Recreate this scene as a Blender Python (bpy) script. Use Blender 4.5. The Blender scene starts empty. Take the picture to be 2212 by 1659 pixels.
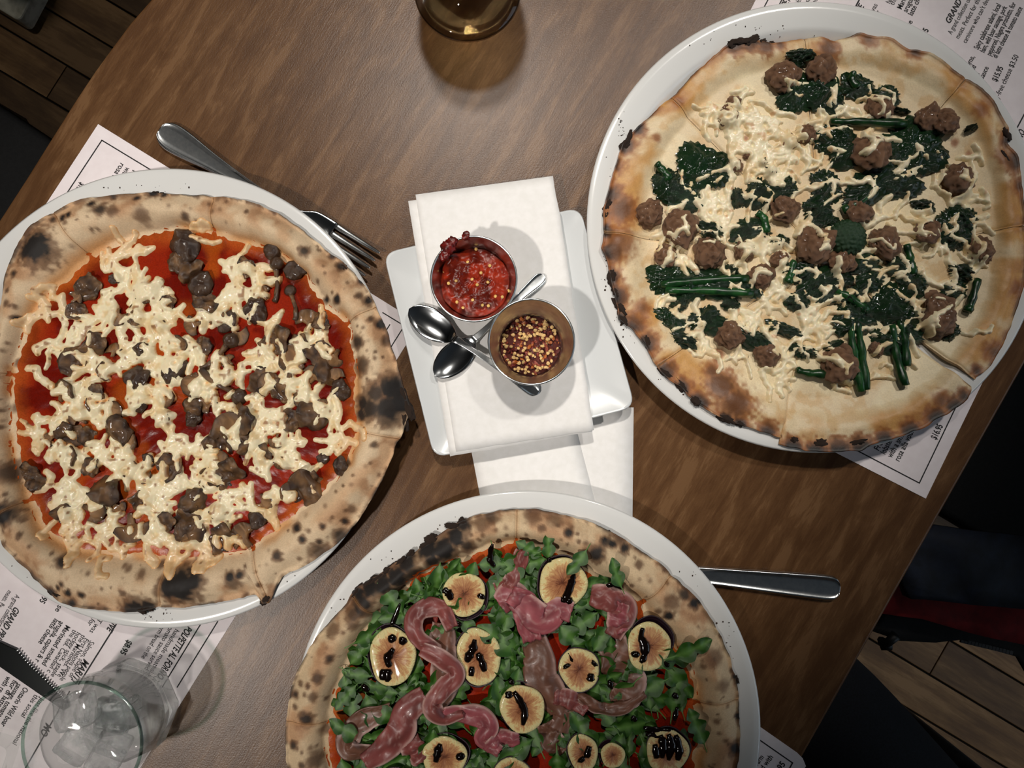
import bpy, bmesh, math, random
import numpy as np
from mathutils import Vector, Matrix, Euler, noise as mnoise

random.seed(7)
RNG = np.random.default_rng(11)
SC = bpy.context.scene
COL = SC.collection
PI = math.pi

# ------------------------------------------------------------------ camera, world, lights, exposure
F_PX = 1750.0
CAM_Z = 1.376
TILT = math.radians(2.5)
TZ = 0.75                                  # table top height
cam_d = bpy.data.cameras.new('camera')
cam = bpy.data.objects.new('camera', cam_d)
COL.objects.link(cam)
cam.location = (0, 0, CAM_Z)
cam.rotation_euler = (TILT, 0, 0)
cam_d.sensor_width = 36.0
cam_d.lens = F_PX / 2212 * 36.0
cam_d.clip_start = 0.01
SC.camera = cam

SC.view_settings.view_transform = 'Standard'
SC.view_settings.look = 'None'
SC.view_settings.exposure = 0.0
SC.view_settings.gamma = 1.0
SC.view_settings.use_curve_mapping = False

world = bpy.data.worlds.new('room_ambience')
SC.world = world
world.use_nodes = True
bgn = world.node_tree.nodes['Background']
bgn.inputs[0].default_value = (0.72, 0.86, 1.0, 1)
bgn.inputs[1].default_value = 1.1


def spot(name, loc, target, power, color, radius, angle, blend):
    d = bpy.data.lights.new(name, 'SPOT')
    d.energy = power
    d.color = color
    d.shadow_soft_size = radius
    d.spot_size = math.radians(angle)
    d.spot_blend = blend
    o = bpy.data.objects.new(name, d)
    COL.objects.link(o)
    o.location = loc
    v = Vector(target) - Vector(loc)
    o.rotation_euler = v.to_track_quat('-Z', 'Y').to_euler()
    return o


spot('ceiling_spot_far', (-0.12, 1.05, 2.75), (-0.06, 0.20, TZ), 96, (1.0, 0.94, 0.86), 0.055, 24, 0.7)
spot('ceiling_spot_left', (-0.96, -0.68, 2.75), (-0.33, -0.03, TZ), 100, (1.0, 0.94, 0.87), 0.05, 27, 0.6)
spot('added_fill_right', (0.80, 1.20, 2.75), (0.23, 0.21, TZ), 60, (1.0, 0.95, 0.88), 0.07, 20, 0.8)  # added fill over the right plate, no known fixture
spot('added_floor_fill_right', (0.95, -0.35, 2.75), (0.70, -0.50, 0), 26, (1.0, 0.93, 0.82), 0.06, 15, 0.6)  # added narrow spot that brightens only the floor at lower right
spot('added_floor_fill_left', (-0.95, 0.80, 2.75), (-0.82, 0.70, 0), 24, (1.0, 0.90, 0.76), 0.06, 14, 0.6)  # made-up lamp lifting the dark floor and pale foot at upper left
pt = bpy.data.lights.new('window_daylight', 'AREA')          # portal: guides the sky light through the window opening
pt.shape = 'RECTANGLE'; pt.size = 2.2; pt.size_y = 1.5
pt.cycles.is_portal = True
po = bpy.data.objects.new('window_daylight', pt)
COL.objects.link(po)
po.location = (2.42, -0.5, 1.65)
po.rotation_euler = (0, math.radians(90), 0)


# ------------------------------------------------------------------ helpers
def at(px, py, z):
    """point of the horizontal plane z seen at photo pixel (px, py)"""
    x = (px - 1106) / F_PX
    y = -(py - 829.5) / F_PX
    c, s = math.cos(TILT), math.sin(TILT)
    dy = c * y + s
    dz = s * y - c
    t = (z - CAM_Z) / dz
    return (x * t, dy * t)


def A(px, py, z):
    p = at(px, py, z)
    return Vector((p[0], p[1], z))


def lin(r, g, b):
    f = lambda v: (v / 255 / 12.92) if v / 255 <= 0.04045 else ((v / 255 + 0.055) / 1.055) ** 2.4
    return (f(r), f(g), f(b))


def tag(o, label=None, cat=None, group=None, kind=None):
    if label: o['label'] = label
    if cat: o['category'] = cat
    if group: o['group'] = group
    if kind: o['kind'] = kind
    return o


def empty(name, loc, label=None, cat=None, group=None):
    o = bpy.data.objects.new(name, None)
    o.empty_display_size = 0.02
    COL.objects.link(o)
    o.location = loc
    return tag(o, label, cat, group)


WORLD_OF = {}


def origin_of(o):
    v = Vector((0, 0, 0))
    while o is not None:
        v = v + Vector(o.location)
        o = o.parent
    return v


def link_mesh(name, me, mat=None, parent=None, loc=None):
    o = bpy.data.objects.new(name, me)
    COL.objects.link(o)
    if mat is not None and len(me.materials) == 0:
        me.materials.append(mat)
    if parent is not None:
        o.parent = parent
    if loc is not None:
        o.location = loc
    return o


def smooth(me):
    me.polygons.foreach_set('use_smooth', [True] * len(me.polygons))
    me.update()


def from_bm(name, bm, mat, parent=None, world=True, sm=True, loc=None):
    """bmesh in world coordinates -> object (local to its parent)"""
    if world and parent is not None:
        off = origin_of(parent)
        bmesh.ops.translate(bm, verts=bm.verts, vec=-off)
    bmesh.ops.recalc_face_normals(bm, faces=bm.faces)
    me = bpy.data.meshes.new(name)
    bm.to_mesh(me)
    bm.free()
    if sm: smooth(me)
    return link_mesh(name, me, mat, parent, loc)


def from_np(name, verts, faces, mat, parent=None, cols=None, sm=True, world=True):
    v = np.asarray(verts, float)
    if world and parent is not None:
        v = v - np.array(origin_of(parent))
    me = bpy.data.meshes.new(name)
    me.from_pydata(v.tolist(), [], [list(f) for f in faces])
    if cols is not None:
        at_ = me.color_attributes.new('col', 'FLOAT_COLOR', 'POINT')
        c = np.ones((len(v), 4), np.float32)
        c[:, :3] = cols
        at_.data.foreach_set('color', c.ravel())
    if sm: smooth(me)
    me.update()
    return link_mesh(name, me, mat, parent)


def auto_sharp(o, ang=35):
    me = o.data
    bm = bmesh.new()
    bm.from_mesh(me)
    for e in bm.edges:
        if len(e.link_faces) == 2 and e.calc_face_angle(0) > math.radians(ang):
            e.smooth = False
    bm.to_mesh(me)
    bm.free()
    return o


def bm_lathe(profile, n=64, center=(0, 0, 0), bm=None, closed=False):
    bm = bm or bmesh.new()
    rings = []
    for r, z in profile:
        if r < 1e-6:
            rings.append([bm.verts.new((center[0], center[1], center[2] + z))])
        else:
            rings.append([bm.verts.new((center[0] + r * math.cos(2 * PI * i / n), center[1] + r * math.sin(2 * PI * i / n), center[2] + z)) for i in range(n)])
    pairs = list(zip(rings[:-1], rings[1:]))
    if closed: pairs.append((rings[-1], rings[0]))
    for a, b in pairs:
        for i in range(n):
            j = (i + 1) % n
            if len(a) == 1 and len(b) == 1: continue
            if len(a) == 1: bm.faces.new((a[0], b[i], b[j]))
            elif len(b) == 1: bm.faces.new((a[i], b[0], a[j]))
            else: bm.faces.new((a[i], b[i], b[j], a[j]))
    return bm


def bm_prism(pts, z0, z1, bevel=0.0, seg=2, bm=None):
    bm = bm or bmesh.new()
    lo = [bm.verts.new((p[0], p[1], z0)) for p in pts]
    hi = [bm.verts.new((p[0], p[1], z1)) for p in pts]
    n = len(pts)
    fs = [bm.faces.new(lo[::-1]), bm.faces.new(hi)]
    for i in range(n):
        j = (i + 1) % n
        fs.append(bm.faces.new((lo[i], lo[j], hi[j], hi[i])))
    bmesh.ops.recalc_face_normals(bm, faces=fs)
    if bevel > 0:
        es = list({e for f in fs[:2] for e in f.edges})
        bmesh.ops.bevel(bm, geom=es, offset=bevel, segments=seg, profile=0.5, affect='EDGES')
    return bm


def bm_box(c, s, rz=0, bevel=0.0, bm=None):
    hx, hy = s[0] / 2, s[1] / 2
    cr, sr = math.cos(rz), math.sin(rz)
    pts = [(c[0] + x * cr - y * sr, c[1] + x * sr + y * cr) for x, y in ((-hx, -hy), (hx, -hy), (hx, hy), (-hx, hy))]
    return bm_prism(pts, c[2] - s[2] / 2, c[2] + s[2] / 2, bevel, 2, bm)


def rounded_poly(corners, r, n=6):
    out = []
    m = len(corners)
    for i in range(m):
        p0, p1, p2 = (Vector(corners[(i + k - 1) % m][:2]) for k in range(3))
        a = (p0 - p1).normalized(); b = (p2 - p1).normalized()
        q0 = p1 + a * r; q1 = p1 + b * r
        for k in range(n + 1):
            t = k / n
            out.append(tuple((1 - t) ** 2 * q0 + 2 * t * (1 - t) * p1 + t * t * q1))
    return out


def spline(pts, n):
    """Catmull-Rom through points (any dimension), n samples per span"""
    P = [np.array(p, float) for p in pts]
    P = [2 * P[0] - P[1]] + P + [2 * P[-1] - P[-2]]
    out = []
    for i in range(1, len(P) - 2):
        for k in range(n):
            t = k / n
            p0, p1, p2, p3 = P[i - 1:i + 3]
            out.append(0.5 * (2 * p1 + (p2 - p0) * t + (2 * p0 - 5 * p1 + 4 * p2 - p3) * t * t + (3 * p1 - p0 - 3 * p2 + p3) * t ** 3))
    out.append(P[-2])
    return out


def bm_tube(path, radii, n=10, bm=None, flat=1.0):
    bm = bm or bmesh.new()
    path = [Vector(p) for p in path]
    rings = []
    for i, p in enumerate(path):
        d = (path[min(i + 1, len(path) - 1)] - path[max(i - 1, 0)]).normalized()
        up = Vector((0, 0, 1)) if abs(d.z) < 0.95 else Vector((1, 0, 0))
        s = d.cross(up).normalized()
        u = s.cross(d).normalized()
        r = radii[i] if hasattr(radii, '__len__') else radii
        rings.append([bm.verts.new(p + s * (r * math.cos(2 * PI * k / n)) + u * (r * flat * math.sin(2 * PI * k / n))) for k in range(n)])
    for a, b in zip(rings[:-1], rings[1:]):
        for k in range(n):
            bm.faces.new((a[k], a[(k + 1) % n], b[(k + 1) % n], b[k]))
    bm.faces.new(rings[0][::-1])
    bm.faces.new(rings[-1])
    return bm


# numpy value noise
def vnoise(x, y, seed=0):
    xi = np.floor(x).astype(np.int64); yi = np.floor(y).astype(np.int64)
    fx = x - xi; fy = y - yi
    fx = fx * fx * fx * (fx * (fx * 6 - 15) + 10); fy = fy * fy * fy * (fy * (fy * 6 - 15) + 10)

    def h(a, b):
        n = (a * 374761393 + b * 668265263 + seed * 1442695041) & 0xFFFFFFFF
        n = ((n ^ (n >> 13)) * 1274126177) & 0xFFFFFFFF
        n = n ^ (n >> 16)
        return (n & 0xFFFF) / 65535.0
    return (h(xi, yi) * (1 - fx) + h(xi + 1, yi) * fx) * (1 - fy) + (h(xi, yi + 1) * (1 - fx) + h(xi + 1, yi + 1) * fx) * fy


def fbm(x, y, freq, seed=0, octs=4, gain=0.5):
    s = 0; a = 1; tot = 0
    for o in range(octs):
        s = s + a * vnoise(x * freq * 2 ** o + 17.3 * o, y * freq * 2 ** o - 9.1 * o, seed + o)
        tot += a; a *= gain
    return s / tot


def sstep(a, b, x):
    t = np.clip((x - a) / (b - a), 0, 1)
    return t * t * (3 - 2 * t)


def mixc(c, d, t):
    t = np.asarray(t)[..., None]
    return c * (1 - t) + np.array(d) * t


# ------------------------------------------------------------------ material helpers
def mat(name, color=(0.8, 0.8, 0.8), rough=0.5, metal=0.0, **kw):
    m = bpy.data.materials.new(name)
    m.use_nodes = True
    b = m.node_tree.nodes['Principled BSDF']
    b.inputs['Base Color'].default_value = (*color, 1)
    b.inputs['Roughness'].default_value = rough
    b.inputs['Metallic'].default_value = metal
    for k, v in kw.items():
        b.inputs[k.replace('_', ' ')].default_value = v
    return m


def nodes(m):
    nt = m.node_tree
    return nt, nt.nodes, nt.links, nt.nodes['Principled BSDF']


def ramp(nd, stops):
    r = nd.new('ShaderNodeValToRGB')
    e = r.color_ramp.elements
    while len(e) < len(stops): e.new(0.5)
    for el, (p, c) in zip(e, stops):
        el.position = p
        el.color = (*c, 1)
    return r


def noise_tex(nd, lk, vec, scale, detail=4, rough=0.55, dist=0.0):
    n = nd.new('ShaderNodeTexNoise')
    n.inputs['Scale'].default_value = scale
    n.inputs['Detail'].default_value = detail
    n.inputs['Roughness'].default_value = rough
    n.inputs['Distortion'].default_value = dist
    lk.new(vec, n.inputs['Vector'])
    return n


def add_bump(nd, lk, b, height, strength=0.3, dist=0.001):
    bp = nd.new('ShaderNodeBump')
    bp.inputs['Strength'].default_value = strength
    bp.inputs['Distance'].default_value = dist
    lk.new(height, bp.inputs['Height'])
    lk.new(bp.outputs[0], b.inputs['Normal'])
    return bp


def noisy(name, c0, c1, scale, rough=0.5, bump=0.2, bdist=0.001, detail=5, metal=0, obj_rand=0.0, lo=0.35, hi=0.65, **kw):
    m = mat(name, c0, rough, metal, **kw)
    nt, nd, lk, b = nodes(m)
    tc = nd.new('ShaderNodeTexCoord')
    n = noise_tex(nd, lk, tc.outputs['Object'], scale, detail)
    r = ramp(nd, [(lo, c0), (hi, c1)])
    lk.new(n.outputs['Fac'], r.inputs[0])
    out = r.outputs[0]
    if obj_rand:
        oi = nd.new('ShaderNodeObjectInfo')
        mr = nd.new('ShaderNodeMapRange')
        mr.inputs['To Min'].default_value = 1 - obj_rand
        mr.inputs['To Max'].default_value = 1 + obj_rand
        lk.new(oi.outputs['Random'], mr.inputs['Value'])
        hs = nd.new('ShaderNodeHueSaturation')
        lk.new(mr.outputs[0], hs.inputs['Value'])
        lk.new(out, hs.inputs['Color'])
        out = hs.outputs[0]
    lk.new(out, b.inputs['Base Color'])
    if bump: add_bump(nd, lk, b, n.outputs['Fac'], bump, bdist)
    return m


def attr_mat(name, rough=0.6, nscale=600, namt=0.25, bump=0.25, bdist=0.0006, coat=0.0, bscale=None, **kw):
    """base colour from the mesh's own colour attribute with fine procedural grain"""
    m = mat(name, (0.5, 0.5, 0.5), rough, **kw)
    nt, nd, lk, b = nodes(m)
    a = nd.new('ShaderNodeAttribute')
    a.attribute_name = 'col'
    tc = nd.new('ShaderNodeTexCoord')
    n = noise_tex(nd, lk, tc.outputs['Object'], nscale, 4, 0.65)
    mr = nd.new('ShaderNodeMapRange')
    mr.inputs['From Min'].default_value = 0.25; mr.inputs['From Max'].default_value = 0.75
    mr.inputs['To Min'].default_value = 1 - namt; mr.inputs['To Max'].default_value = 1 + namt
    lk.new(n.outputs['Fac'], mr.inputs['Value'])
    hs = nd.new('ShaderNodeHueSaturation')
    lk.new(mr.outputs[0], hs.inputs['Value'])
    lk.new(a.outputs['Color'], hs.inputs['Color'])
    lk.new(hs.outputs[0], b.inputs['Base Color'])
    n2 = noise_tex(nd, lk, tc.outputs['Object'], bscale or nscale * 0.5, 5, 0.6)
    add_bump(nd, lk, b, n2.outputs['Fac'], bump, bdist)
    b.inputs['Coat Weight'].default_value = coat
    b.inputs['Coat Roughness'].default_value = 0.12
    return m


def wood(name, cols, ang, stretch, scale, rough, bump=0.15, plank_rand=False, stain=(0, 0, 0)):
    m = mat(name, cols[0], rough)
    nt, nd, lk, b = nodes(m)
    tc = nd.new('ShaderNodeTexCoord')
    src = tc.outputs['Object']
    mp = nd.new('ShaderNodeMapping')
    mp.vector_type = 'POINT'
    mp.inputs['Rotation'].default_value = (0, 0, -ang)
    lk.new(src, mp.inputs['Vector'])
    if plank_rand:
        oi = nd.new('ShaderNodeObjectInfo')
        vm = nd.new('ShaderNodeVectorMath'); vm.operation = 'SCALE'
        lk.new(oi.outputs['Location'], vm.inputs[0]); vm.inputs['Scale'].default_value = 13.7
        va = nd.new('ShaderNodeVectorMath'); va.operation = 'ADD'
        lk.new(src, va.inputs[0]); lk.new(vm.outputs[0], va.inputs[1])
        lk.new(va.outputs[0], mp.inputs['Vector'])
    m2 = nd.new('ShaderNodeMapping')
    m2.inputs['Scale'].default_value = (1, stretch, stretch)
    lk.new(mp.outputs[0], m2.inputs['Vector'])
    g = noise_tex(nd, lk, m2.outputs[0], scale, 7, 0.62, 0.5)
    fine = noise_tex(nd, lk, m2.outputs[0], scale * 9, 3, 0.6)
    m3 = nd.new('ShaderNodeMapping')
    m3.inputs['Scale'].default_value = (1, 2.2, 2.2)
    lk.new(mp.outputs[0], m3.inputs['Vector'])
    blotch = noise_tex(nd, lk, m3.outputs[0], scale * 1.7, 5, 0.6, 1.2)
    ad = nd.new('ShaderNodeMath'); ad.operation = 'MULTIPLY_ADD'
    lk.new(fine.outputs['Fac'], ad.inputs[0]); ad.inputs[1].default_value = 0.28
    lk.new(g.outputs['Fac'], ad.inputs[2])
    ad2 = nd.new('ShaderNodeMath'); ad2.operation = 'MULTIPLY_ADD'
    lk.new(blotch.outputs['Fac'], ad2.inputs[0]); ad2.inputs[1].default_value = 0.50
    lk.new(ad.outputs[0], ad2.inputs[2])
    r = ramp(nd, [(0.62, cols[0]), (0.88, cols[1]), (1.12 if False else 1.0, cols[2])])
    sb = nd.new('ShaderNodeMath'); sb.operation = 'MULTIPLY_ADD'
    lk.new(ad2.outputs[0], sb.inputs[0]); sb.inputs[1].default_value = 1.55; sb.inputs[2].default_value = -0.58
    lk.new(sb.outputs[0], r.inputs[0])
    out = r.outputs[0]
    if plank_rand:
        mr = nd.new('ShaderNodeMapRange')
        mr.inputs['To Min'].default_value = 0.7; mr.inputs['To Max'].default_value = 1.25
        oi2 = nd.new('ShaderNodeObjectInfo')
        lk.new(oi2.outputs['Random'], mr.inputs['Value'])
        hs = nd.new('ShaderNodeHueSaturation')
        lk.new(mr.outputs[0], hs.inputs['Value']); lk.new(out, hs.inputs['Color'])
        out = hs.outputs[0]
    lk.new(out, b.inputs['Base Color'])
    bn = noise_tex(nd, lk, tc.outputs['Object'], 900, 3, 0.6)
    mx = nd.new('ShaderNodeMath'); mx.operation = 'MULTIPLY_ADD'
    lk.new(fine.outputs['Fac'], mx.inputs[0]); mx.inputs[1].default_value = 0.8
    lk.new(bn.outputs['Fac'], mx.inputs[2])
    add_bump(nd, lk, b, mx.outputs[0], bump, 0.0006)
    return m


def thin_glass(name, tint=(0.95, 0.98, 0.96), refr=0.0, ior=1.45, rough=0.0):
    """clear wall: see-through with Fresnel gloss, plus an optional share of true refraction"""
    m = bpy.data.materials.new(name)
    m.use_nodes = True
    nt = m.node_tree; nd = nt.nodes; lk = nt.links
    nd.clear()
    out = nd.new('ShaderNodeOutputMaterial')
    tr = nd.new('ShaderNodeBsdfTransparent'); tr.inputs[0].default_value = (*tint, 1)
    gl = nd.new('ShaderNodeBsdfGlossy'); gl.inputs['Roughness'].default_value = max(rough, 0.02)
    lw = nd.new('ShaderNodeLayerWeight'); pw = nd.new('ShaderNodeMath'); pw.operation = 'POWER'; pw.inputs[1].default_value = 4.0
    lk.new(lw.outputs['Facing'], pw.inputs[0])
    fr = nd.new('ShaderNodeMapRange'); fr.inputs['To Min'].default_value = ((ior - 1) / (ior + 1)) ** 2; fr.inputs['To Max'].default_value = 0.45
    lk.new(pw.outputs[0], fr.inputs['Value'])
    base = tr.outputs[0]
    if refr:
        rf = nd.new('ShaderNodeBsdfRefraction'); rf.inputs['IOR'].default_value = ior
        rf.inputs[0].default_value = (*tint, 1); rf.inputs['Roughness'].default_value = rough
        mx = nd.new('ShaderNodeMixShader'); mx.inputs[0].default_value = refr
        lk.new(tr.outputs[0], mx.inputs[1]); lk.new(rf.outputs[0], mx.inputs[2])
        base = mx.outputs[0]
    m2 = nd.new('ShaderNodeMixShader')
    lk.new(fr.outputs[0], m2.inputs[0]); lk.new(base, m2.inputs[1]); lk.new(gl.outputs[0], m2.inputs[2])
    lk.new(m2.outputs[0], out.inputs[0])
    return m


# ------------------------------------------------------------------ floor of narrow planks
GRAIN = math.radians(59)
U = Vector((math.cos(GRAIN), math.sin(GRAIN), 0))           # along the table
V = Vector((math.sin(GRAIN), -math.cos(GRAIN), 0))          # across the table, along the floor planks
M_floor = wood('worn_floor_wood', [lin(98, 70, 42), lin(126, 95, 60), lin(146, 113, 76)], GRAIN - PI / 2, 7, 3.2, 0.55, 0.2, plank_rand=True)
M_gap = mat('floor_joint_dark', lin(12, 9, 6), 0.9)
floor = from_bm('floor', bm_box((0, 0, -0.03), (5.0, 5.0, 0.03), 0), M_gap, sm=False)
tag(floor, 'worn brown plank floor below the table', kind='structure')
PW = 0.067
v_ref = Vector((*at(0, 55, 0), 0)).dot(U)
k0 = math.floor((-3.4 - v_ref) / PW)
far_planks = bmesh.new()
for k in range(k0, k0 + int(6.8 / PW) + 1):
    a0 = v_ref + k * PW
    s = -3.4 - random.random() * 0.7
    while s < 3.4:
        L = random.uniform(0.75, 1.35)
        c = U * (a0 + PW / 2) + V * (s + L / 2)
        if abs(c.x) < 2.38 and abs(c.y) < 2.38 and not (abs(c.x) < 1.3 and abs(c.y) < 1.15):
            bm_box((c.x, c.y, -0.0075), (L - 0.0015, PW - 0.003, 0.015), GRAIN - PI / 2, bm=far_planks)
        elif abs(c.x) < 1.3 and abs(c.y) < 1.15:
            bm = bm_box((0, 0, -0.0075 + random.uniform(-0.0006, 0.0006)), (L - 0.0015, PW - 0.003, 0.015), GRAIN - PI / 2, 0.0012)
            o = from_bm('plank', bm, M_floor, sm=False)
            o.parent = floor
            o.location = (c.x, c.y, 0)
        s += L

tag(from_bm('outer_planks', far_planks, M_floor, floor, sm=False), kind='stuff')

# ------------------------------------------------------------------ plain room shell with one window (outside the photograph)
M_wall = noisy('painted_wall', lin(120, 112, 100), lin(132, 124, 112), 8, 0.9, 0.05)
M_ceil = noisy('dark_ceiling', lin(128, 130, 132), lin(140, 142, 144), 8, 0.9, 0.05)
RW, RH = 2.4, 2.95
tag(from_bm('ceiling', bm_box((0, 0, RH + 0.05), (2 * RW + 0.2, 2 * RW + 0.2, 0.1)), M_ceil, sm=False), kind='structure')
tag(from_bm('wall_left', bm_box((-RW - 0.05, 0, RH / 2 - 0.05), (0.1, 2 * RW + 0.2, RH + 0.1)), M_wall, sm=False), kind='structure')
tag(from_bm('wall_back', bm_box((0, RW + 0.05, RH / 2 - 0.05), (2 * RW, 0.1, RH + 0.1)), M_wall, sm=False), kind='structure')
tag(from_bm('wall_front', bm_box((0, -RW - 0.05, RH / 2 - 0.05), (2 * RW, 0.1, RH + 0.1)), M_wall, sm=False), kind='structure')
wb = bmesh.new()
bm_box((RW + 0.05, 0, 0.45 - 0.05), (0.1, 2 * RW + 0.2, 1.0), bm=wb)
bm_box((RW + 0.05, 0, 2.40 + 0.275), (0.1, 2 * RW + 0.2, 0.55), bm=wb)
bm_box((RW + 0.05, (RW + 0.1 + 0.6) / 2, 1.65), (0.1, RW + 0.1 - 0.6, 1.5), bm=wb)
bm_box((RW + 0.05, -(RW + 0.1 + 1.6) / 2, 1.65), (0.1, RW + 0.1 - 1.6, 1.5), bm=wb)
tag(from_bm('wall_right', wb, M_wall, sm=False), kind='structure')
M_frame = noisy('window_frame_paint', lin(60, 58, 55), lin(70, 68, 64), 20, 0.5, 0.05)
win = empty('window_1', (RW + 0.05, -0.5, 1.65)); tag(win, kind='structure')
for y in (-1.58, -0.5, 0.58): from_bm('window_bar', bm_box((RW + 0.05, y, 1.65), (0.05, 0.04, 1.5)), M_frame, win, sm=False)
for z in (0.92, 2.38): from_bm('window_rail', bm_box((RW + 0.05, -0.5, z), (0.05, 2.2, 0.04)), M_frame, win, sm=False)

# dark stains and specks lying on the floor planks
# ------------------------------------------------------------------ dining table
M_table = wood('stained_maple_top', [lin(84, 56, 33), lin(99, 69, 43), lin(113, 82, 54)], GRAIN, 7, 12.0, 0.31, 0.2)
_b = M_table.node_tree.nodes['Principled BSDF']
_b.inputs['Coat Weight'].default_value = 0.04
_b.inputs['Specular IOR Level'].default_value = 0.24
_b.inputs['Coat Roughness'].default_value = 0.28
M_dark_metal = noisy('black_table_metal', lin(20, 20, 21), lin(32, 32, 34), 60, 0.5, 0.1)
table = empty('dining_table', (0, 0, 0), 'brown stained wooden dining table covered with pizzas and menus', 'table')
edge_l = [A(324, 0, TZ), A(280, 50, TZ), A(240, 104, TZ), A(205, 152, TZ), A(165, 212, TZ), A(110, 299, TZ), A(55, 387, TZ), A(0, 472, TZ)]
edge_r = [A(1735, 1633, TZ), A(2127, 940, TZ)]
dirl = (edge_l[-1] - edge_l[-2]).normalized()
dirt = (edge_l[0] - edge_l[2]).normalized()
end_l = edge_l[-1] + dirl * 0.42
dr = (edge_r[1] - edge_r[0]).normalized()
end_r0 = edge_r[0] - dr * 0.30
end_r1 = edge_r[1] + dr * 0.46
q = edge_l[0] + dirt * 0.10
tl_c = [q, q + (U * 0.75 + V * 0.66).normalized() * 0.10, q + U * 0.19 + V * 0.26]
outline = [(p.x, p.y) for p in ([end_l] + edge_l[::-1] + tl_c + [end_r1, edge_r[1], edge_r[0], end_r0])]
from_bm('tabletop', bm_prism(outline, TZ - 0.032, TZ, 0.0022, 3), M_table, table, sm=False)
mid = (end_l + end_r0) / 2
for s in (0.28, 0.95):
    p = mid + U * s
    bm = bm_lathe([(0.0, 0.0), (0.22, 0.0), (0.225, 0.008), (0.2, 0.016), (0.05, 0.03), (0.035, 0.06), (0.035, 0.66), (0.05, 0.68), (0.0, 0.68)], 40, (p.x, p.y, 0))
    from_bm('pedestal', bm, M_dark_metal, table)
    from_bm('top_plate', bm_box((p.x, p.y, 0.70), (0.3, 0.3, 0.036), GRAIN, 0.003), M_dark_metal, table, sm=False)

# ------------------------------------------------------------------ chairs
M_black = noisy('black_painted_wood', lin(13, 13, 14), lin(20, 20, 21), 40, 0.5, 0.1)
M_black_fab = noisy('black_seat_fabric', lin(12, 12, 13), lin(20, 20, 21), 300, 0.85, 0.3)


def chair(seat_c, ang, label, name='chair', w=0.42, d=0.42):
    """ang: direction the sitter faces"""
    r = empty(name, (seat_c[0], seat_c[1], 0), label, 'chair', 'black chairs around the table')
    f = Vector((math.cos(ang), math.sin(ang), 0)); s = Vector((-f.y, f.x, 0))
    c = Vector((seat_c[0], seat_c[1], 0))

    def rect(cf, cs, hf, hs):
        return [tuple((c + f * (cf + a * hf) + s * (cs + b * hs))[:2]) for a, b in ((-1, -1), (1, -1), (1, 1), (-1, 1))]
    from_bm('seat', bm_prism(rounded_poly(rect(0, 0, d / 2, w / 2), 0.03, 4), 0.435, 0.465, 0.008, 3), M_black_fab, r)
    for a in (-1, 1):
        for b in (-1, 1):
            p = c + f * (a * (d / 2 - 0.03)) + s * (b * (w / 2 - 0.03))
            top = 0.86 if a < 0 else 0.435
            bm = bm_tube([p + f * (a * 0.03) + s * (b * 0.01), p + Vector((0, 0, 0.435)), p + Vector((0, 0, top)) + f * (a * (0.04 if a < 0 else 0))], [0.014, 0.018, 0.014], 8)
            from_bm('leg', bm, M_black, r)
    bk = c - f * (d / 2 + 0.005)
    bm = bmesh.new()
    pts = [tuple((bk + s * x - f * (0.03 * (1 - (x / 0.2) ** 2)))[:2]) for x in np.linspace(-w / 2 + 0.03, w / 2 - 0.03, 9)]
    back = pts + [(p[0] - f.x * 0.014, p[1] - f.y * 0.014) for p in pts[::-1]]
    from_bm('backrest', bm_prism(back, 0.66, 0.85, 0.003, 2), M_black, r)
    return r


p0 = A(112, 300, 0.46); p1 = A(0, 226, 0.46)
ed = (p0 - p1).normalized()                           # visible back edge of the left seat
nrm = Vector((ed.y, -ed.x, 0))
if nrm.y > 0: nrm = -nrm
cc = p0 + nrm * 0.23 - ed * 0.16
chair(cc, math.atan2(ed.y, ed.x), 'black chair tucked in at the left edge of the table', w=0.46)
cr = A(2150, 960, 0.465)
chair((cr.x + 0.17, cr.y + 0.04), math.radians(149), 'black chair right of the table, beyond the navy jacket', w=0.44)
cp = Vector((0.53, -0.68, 0))
chair((cp.x, cp.y), math.radians(132), 'black chair under the person at the lower right corner')

# pale speckled foot on the floor, top-left corner
M_pale = noisy('chipped_pale_paint', lin(205, 205, 192), lin(150, 148, 135), 55, 0.6, 0.3, lo=0.45, hi=0.75)
foot = empty('pedestal_foot', (*at(20, -30, 0), 0), 'pale speckled square-cornered foot standing on the floor planks', 'foot')
fc = [A(41, 46, 0.05), A(-60, -16, 0.05), A(0, -130, 0.05), A(100, -66, 0.05)]
from_bm('base_plate', bm_prism(rounded_poly(fc, 0.012, 5), 0.012, 0.05, 0.003, 2), M_pale, foot, sm=False)
fcb = [A(45, 54, 0.0), A(-66, -12, 0.0), A(-2, -136, 0.0), A(106, -70, 0.0)]
from_bm('rubber_pad', bm_prism(rounded_poly(fcb, 0.014, 5), 0.0, 0.012, 0.0), M_black, foot, sm=False)
fm = sum(fc, Vector()) / 4
from_bm('post', bm_lathe([(0, 0.05), (0.022, 0.05), (0.022, 0.62), (0, 0.62)], 24, (fm.x, fm.y, 0)), M_pale, foot)

# ------------------------------------------------------------------ person at the lower right corner (dark trousers)
M_jeans = noisy('dark_navy_denim', lin(13, 15, 20), lin(22, 25, 33), 500, 0.9, 0.3)
M_skin = noisy('skin', lin(190, 140, 112), lin(200, 150, 122), 40, 0.5, 0.05)
M_knit = noisy('black_knit', lin(14, 14, 16), lin(24, 24, 27), 400, 0.9, 0.3)


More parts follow.
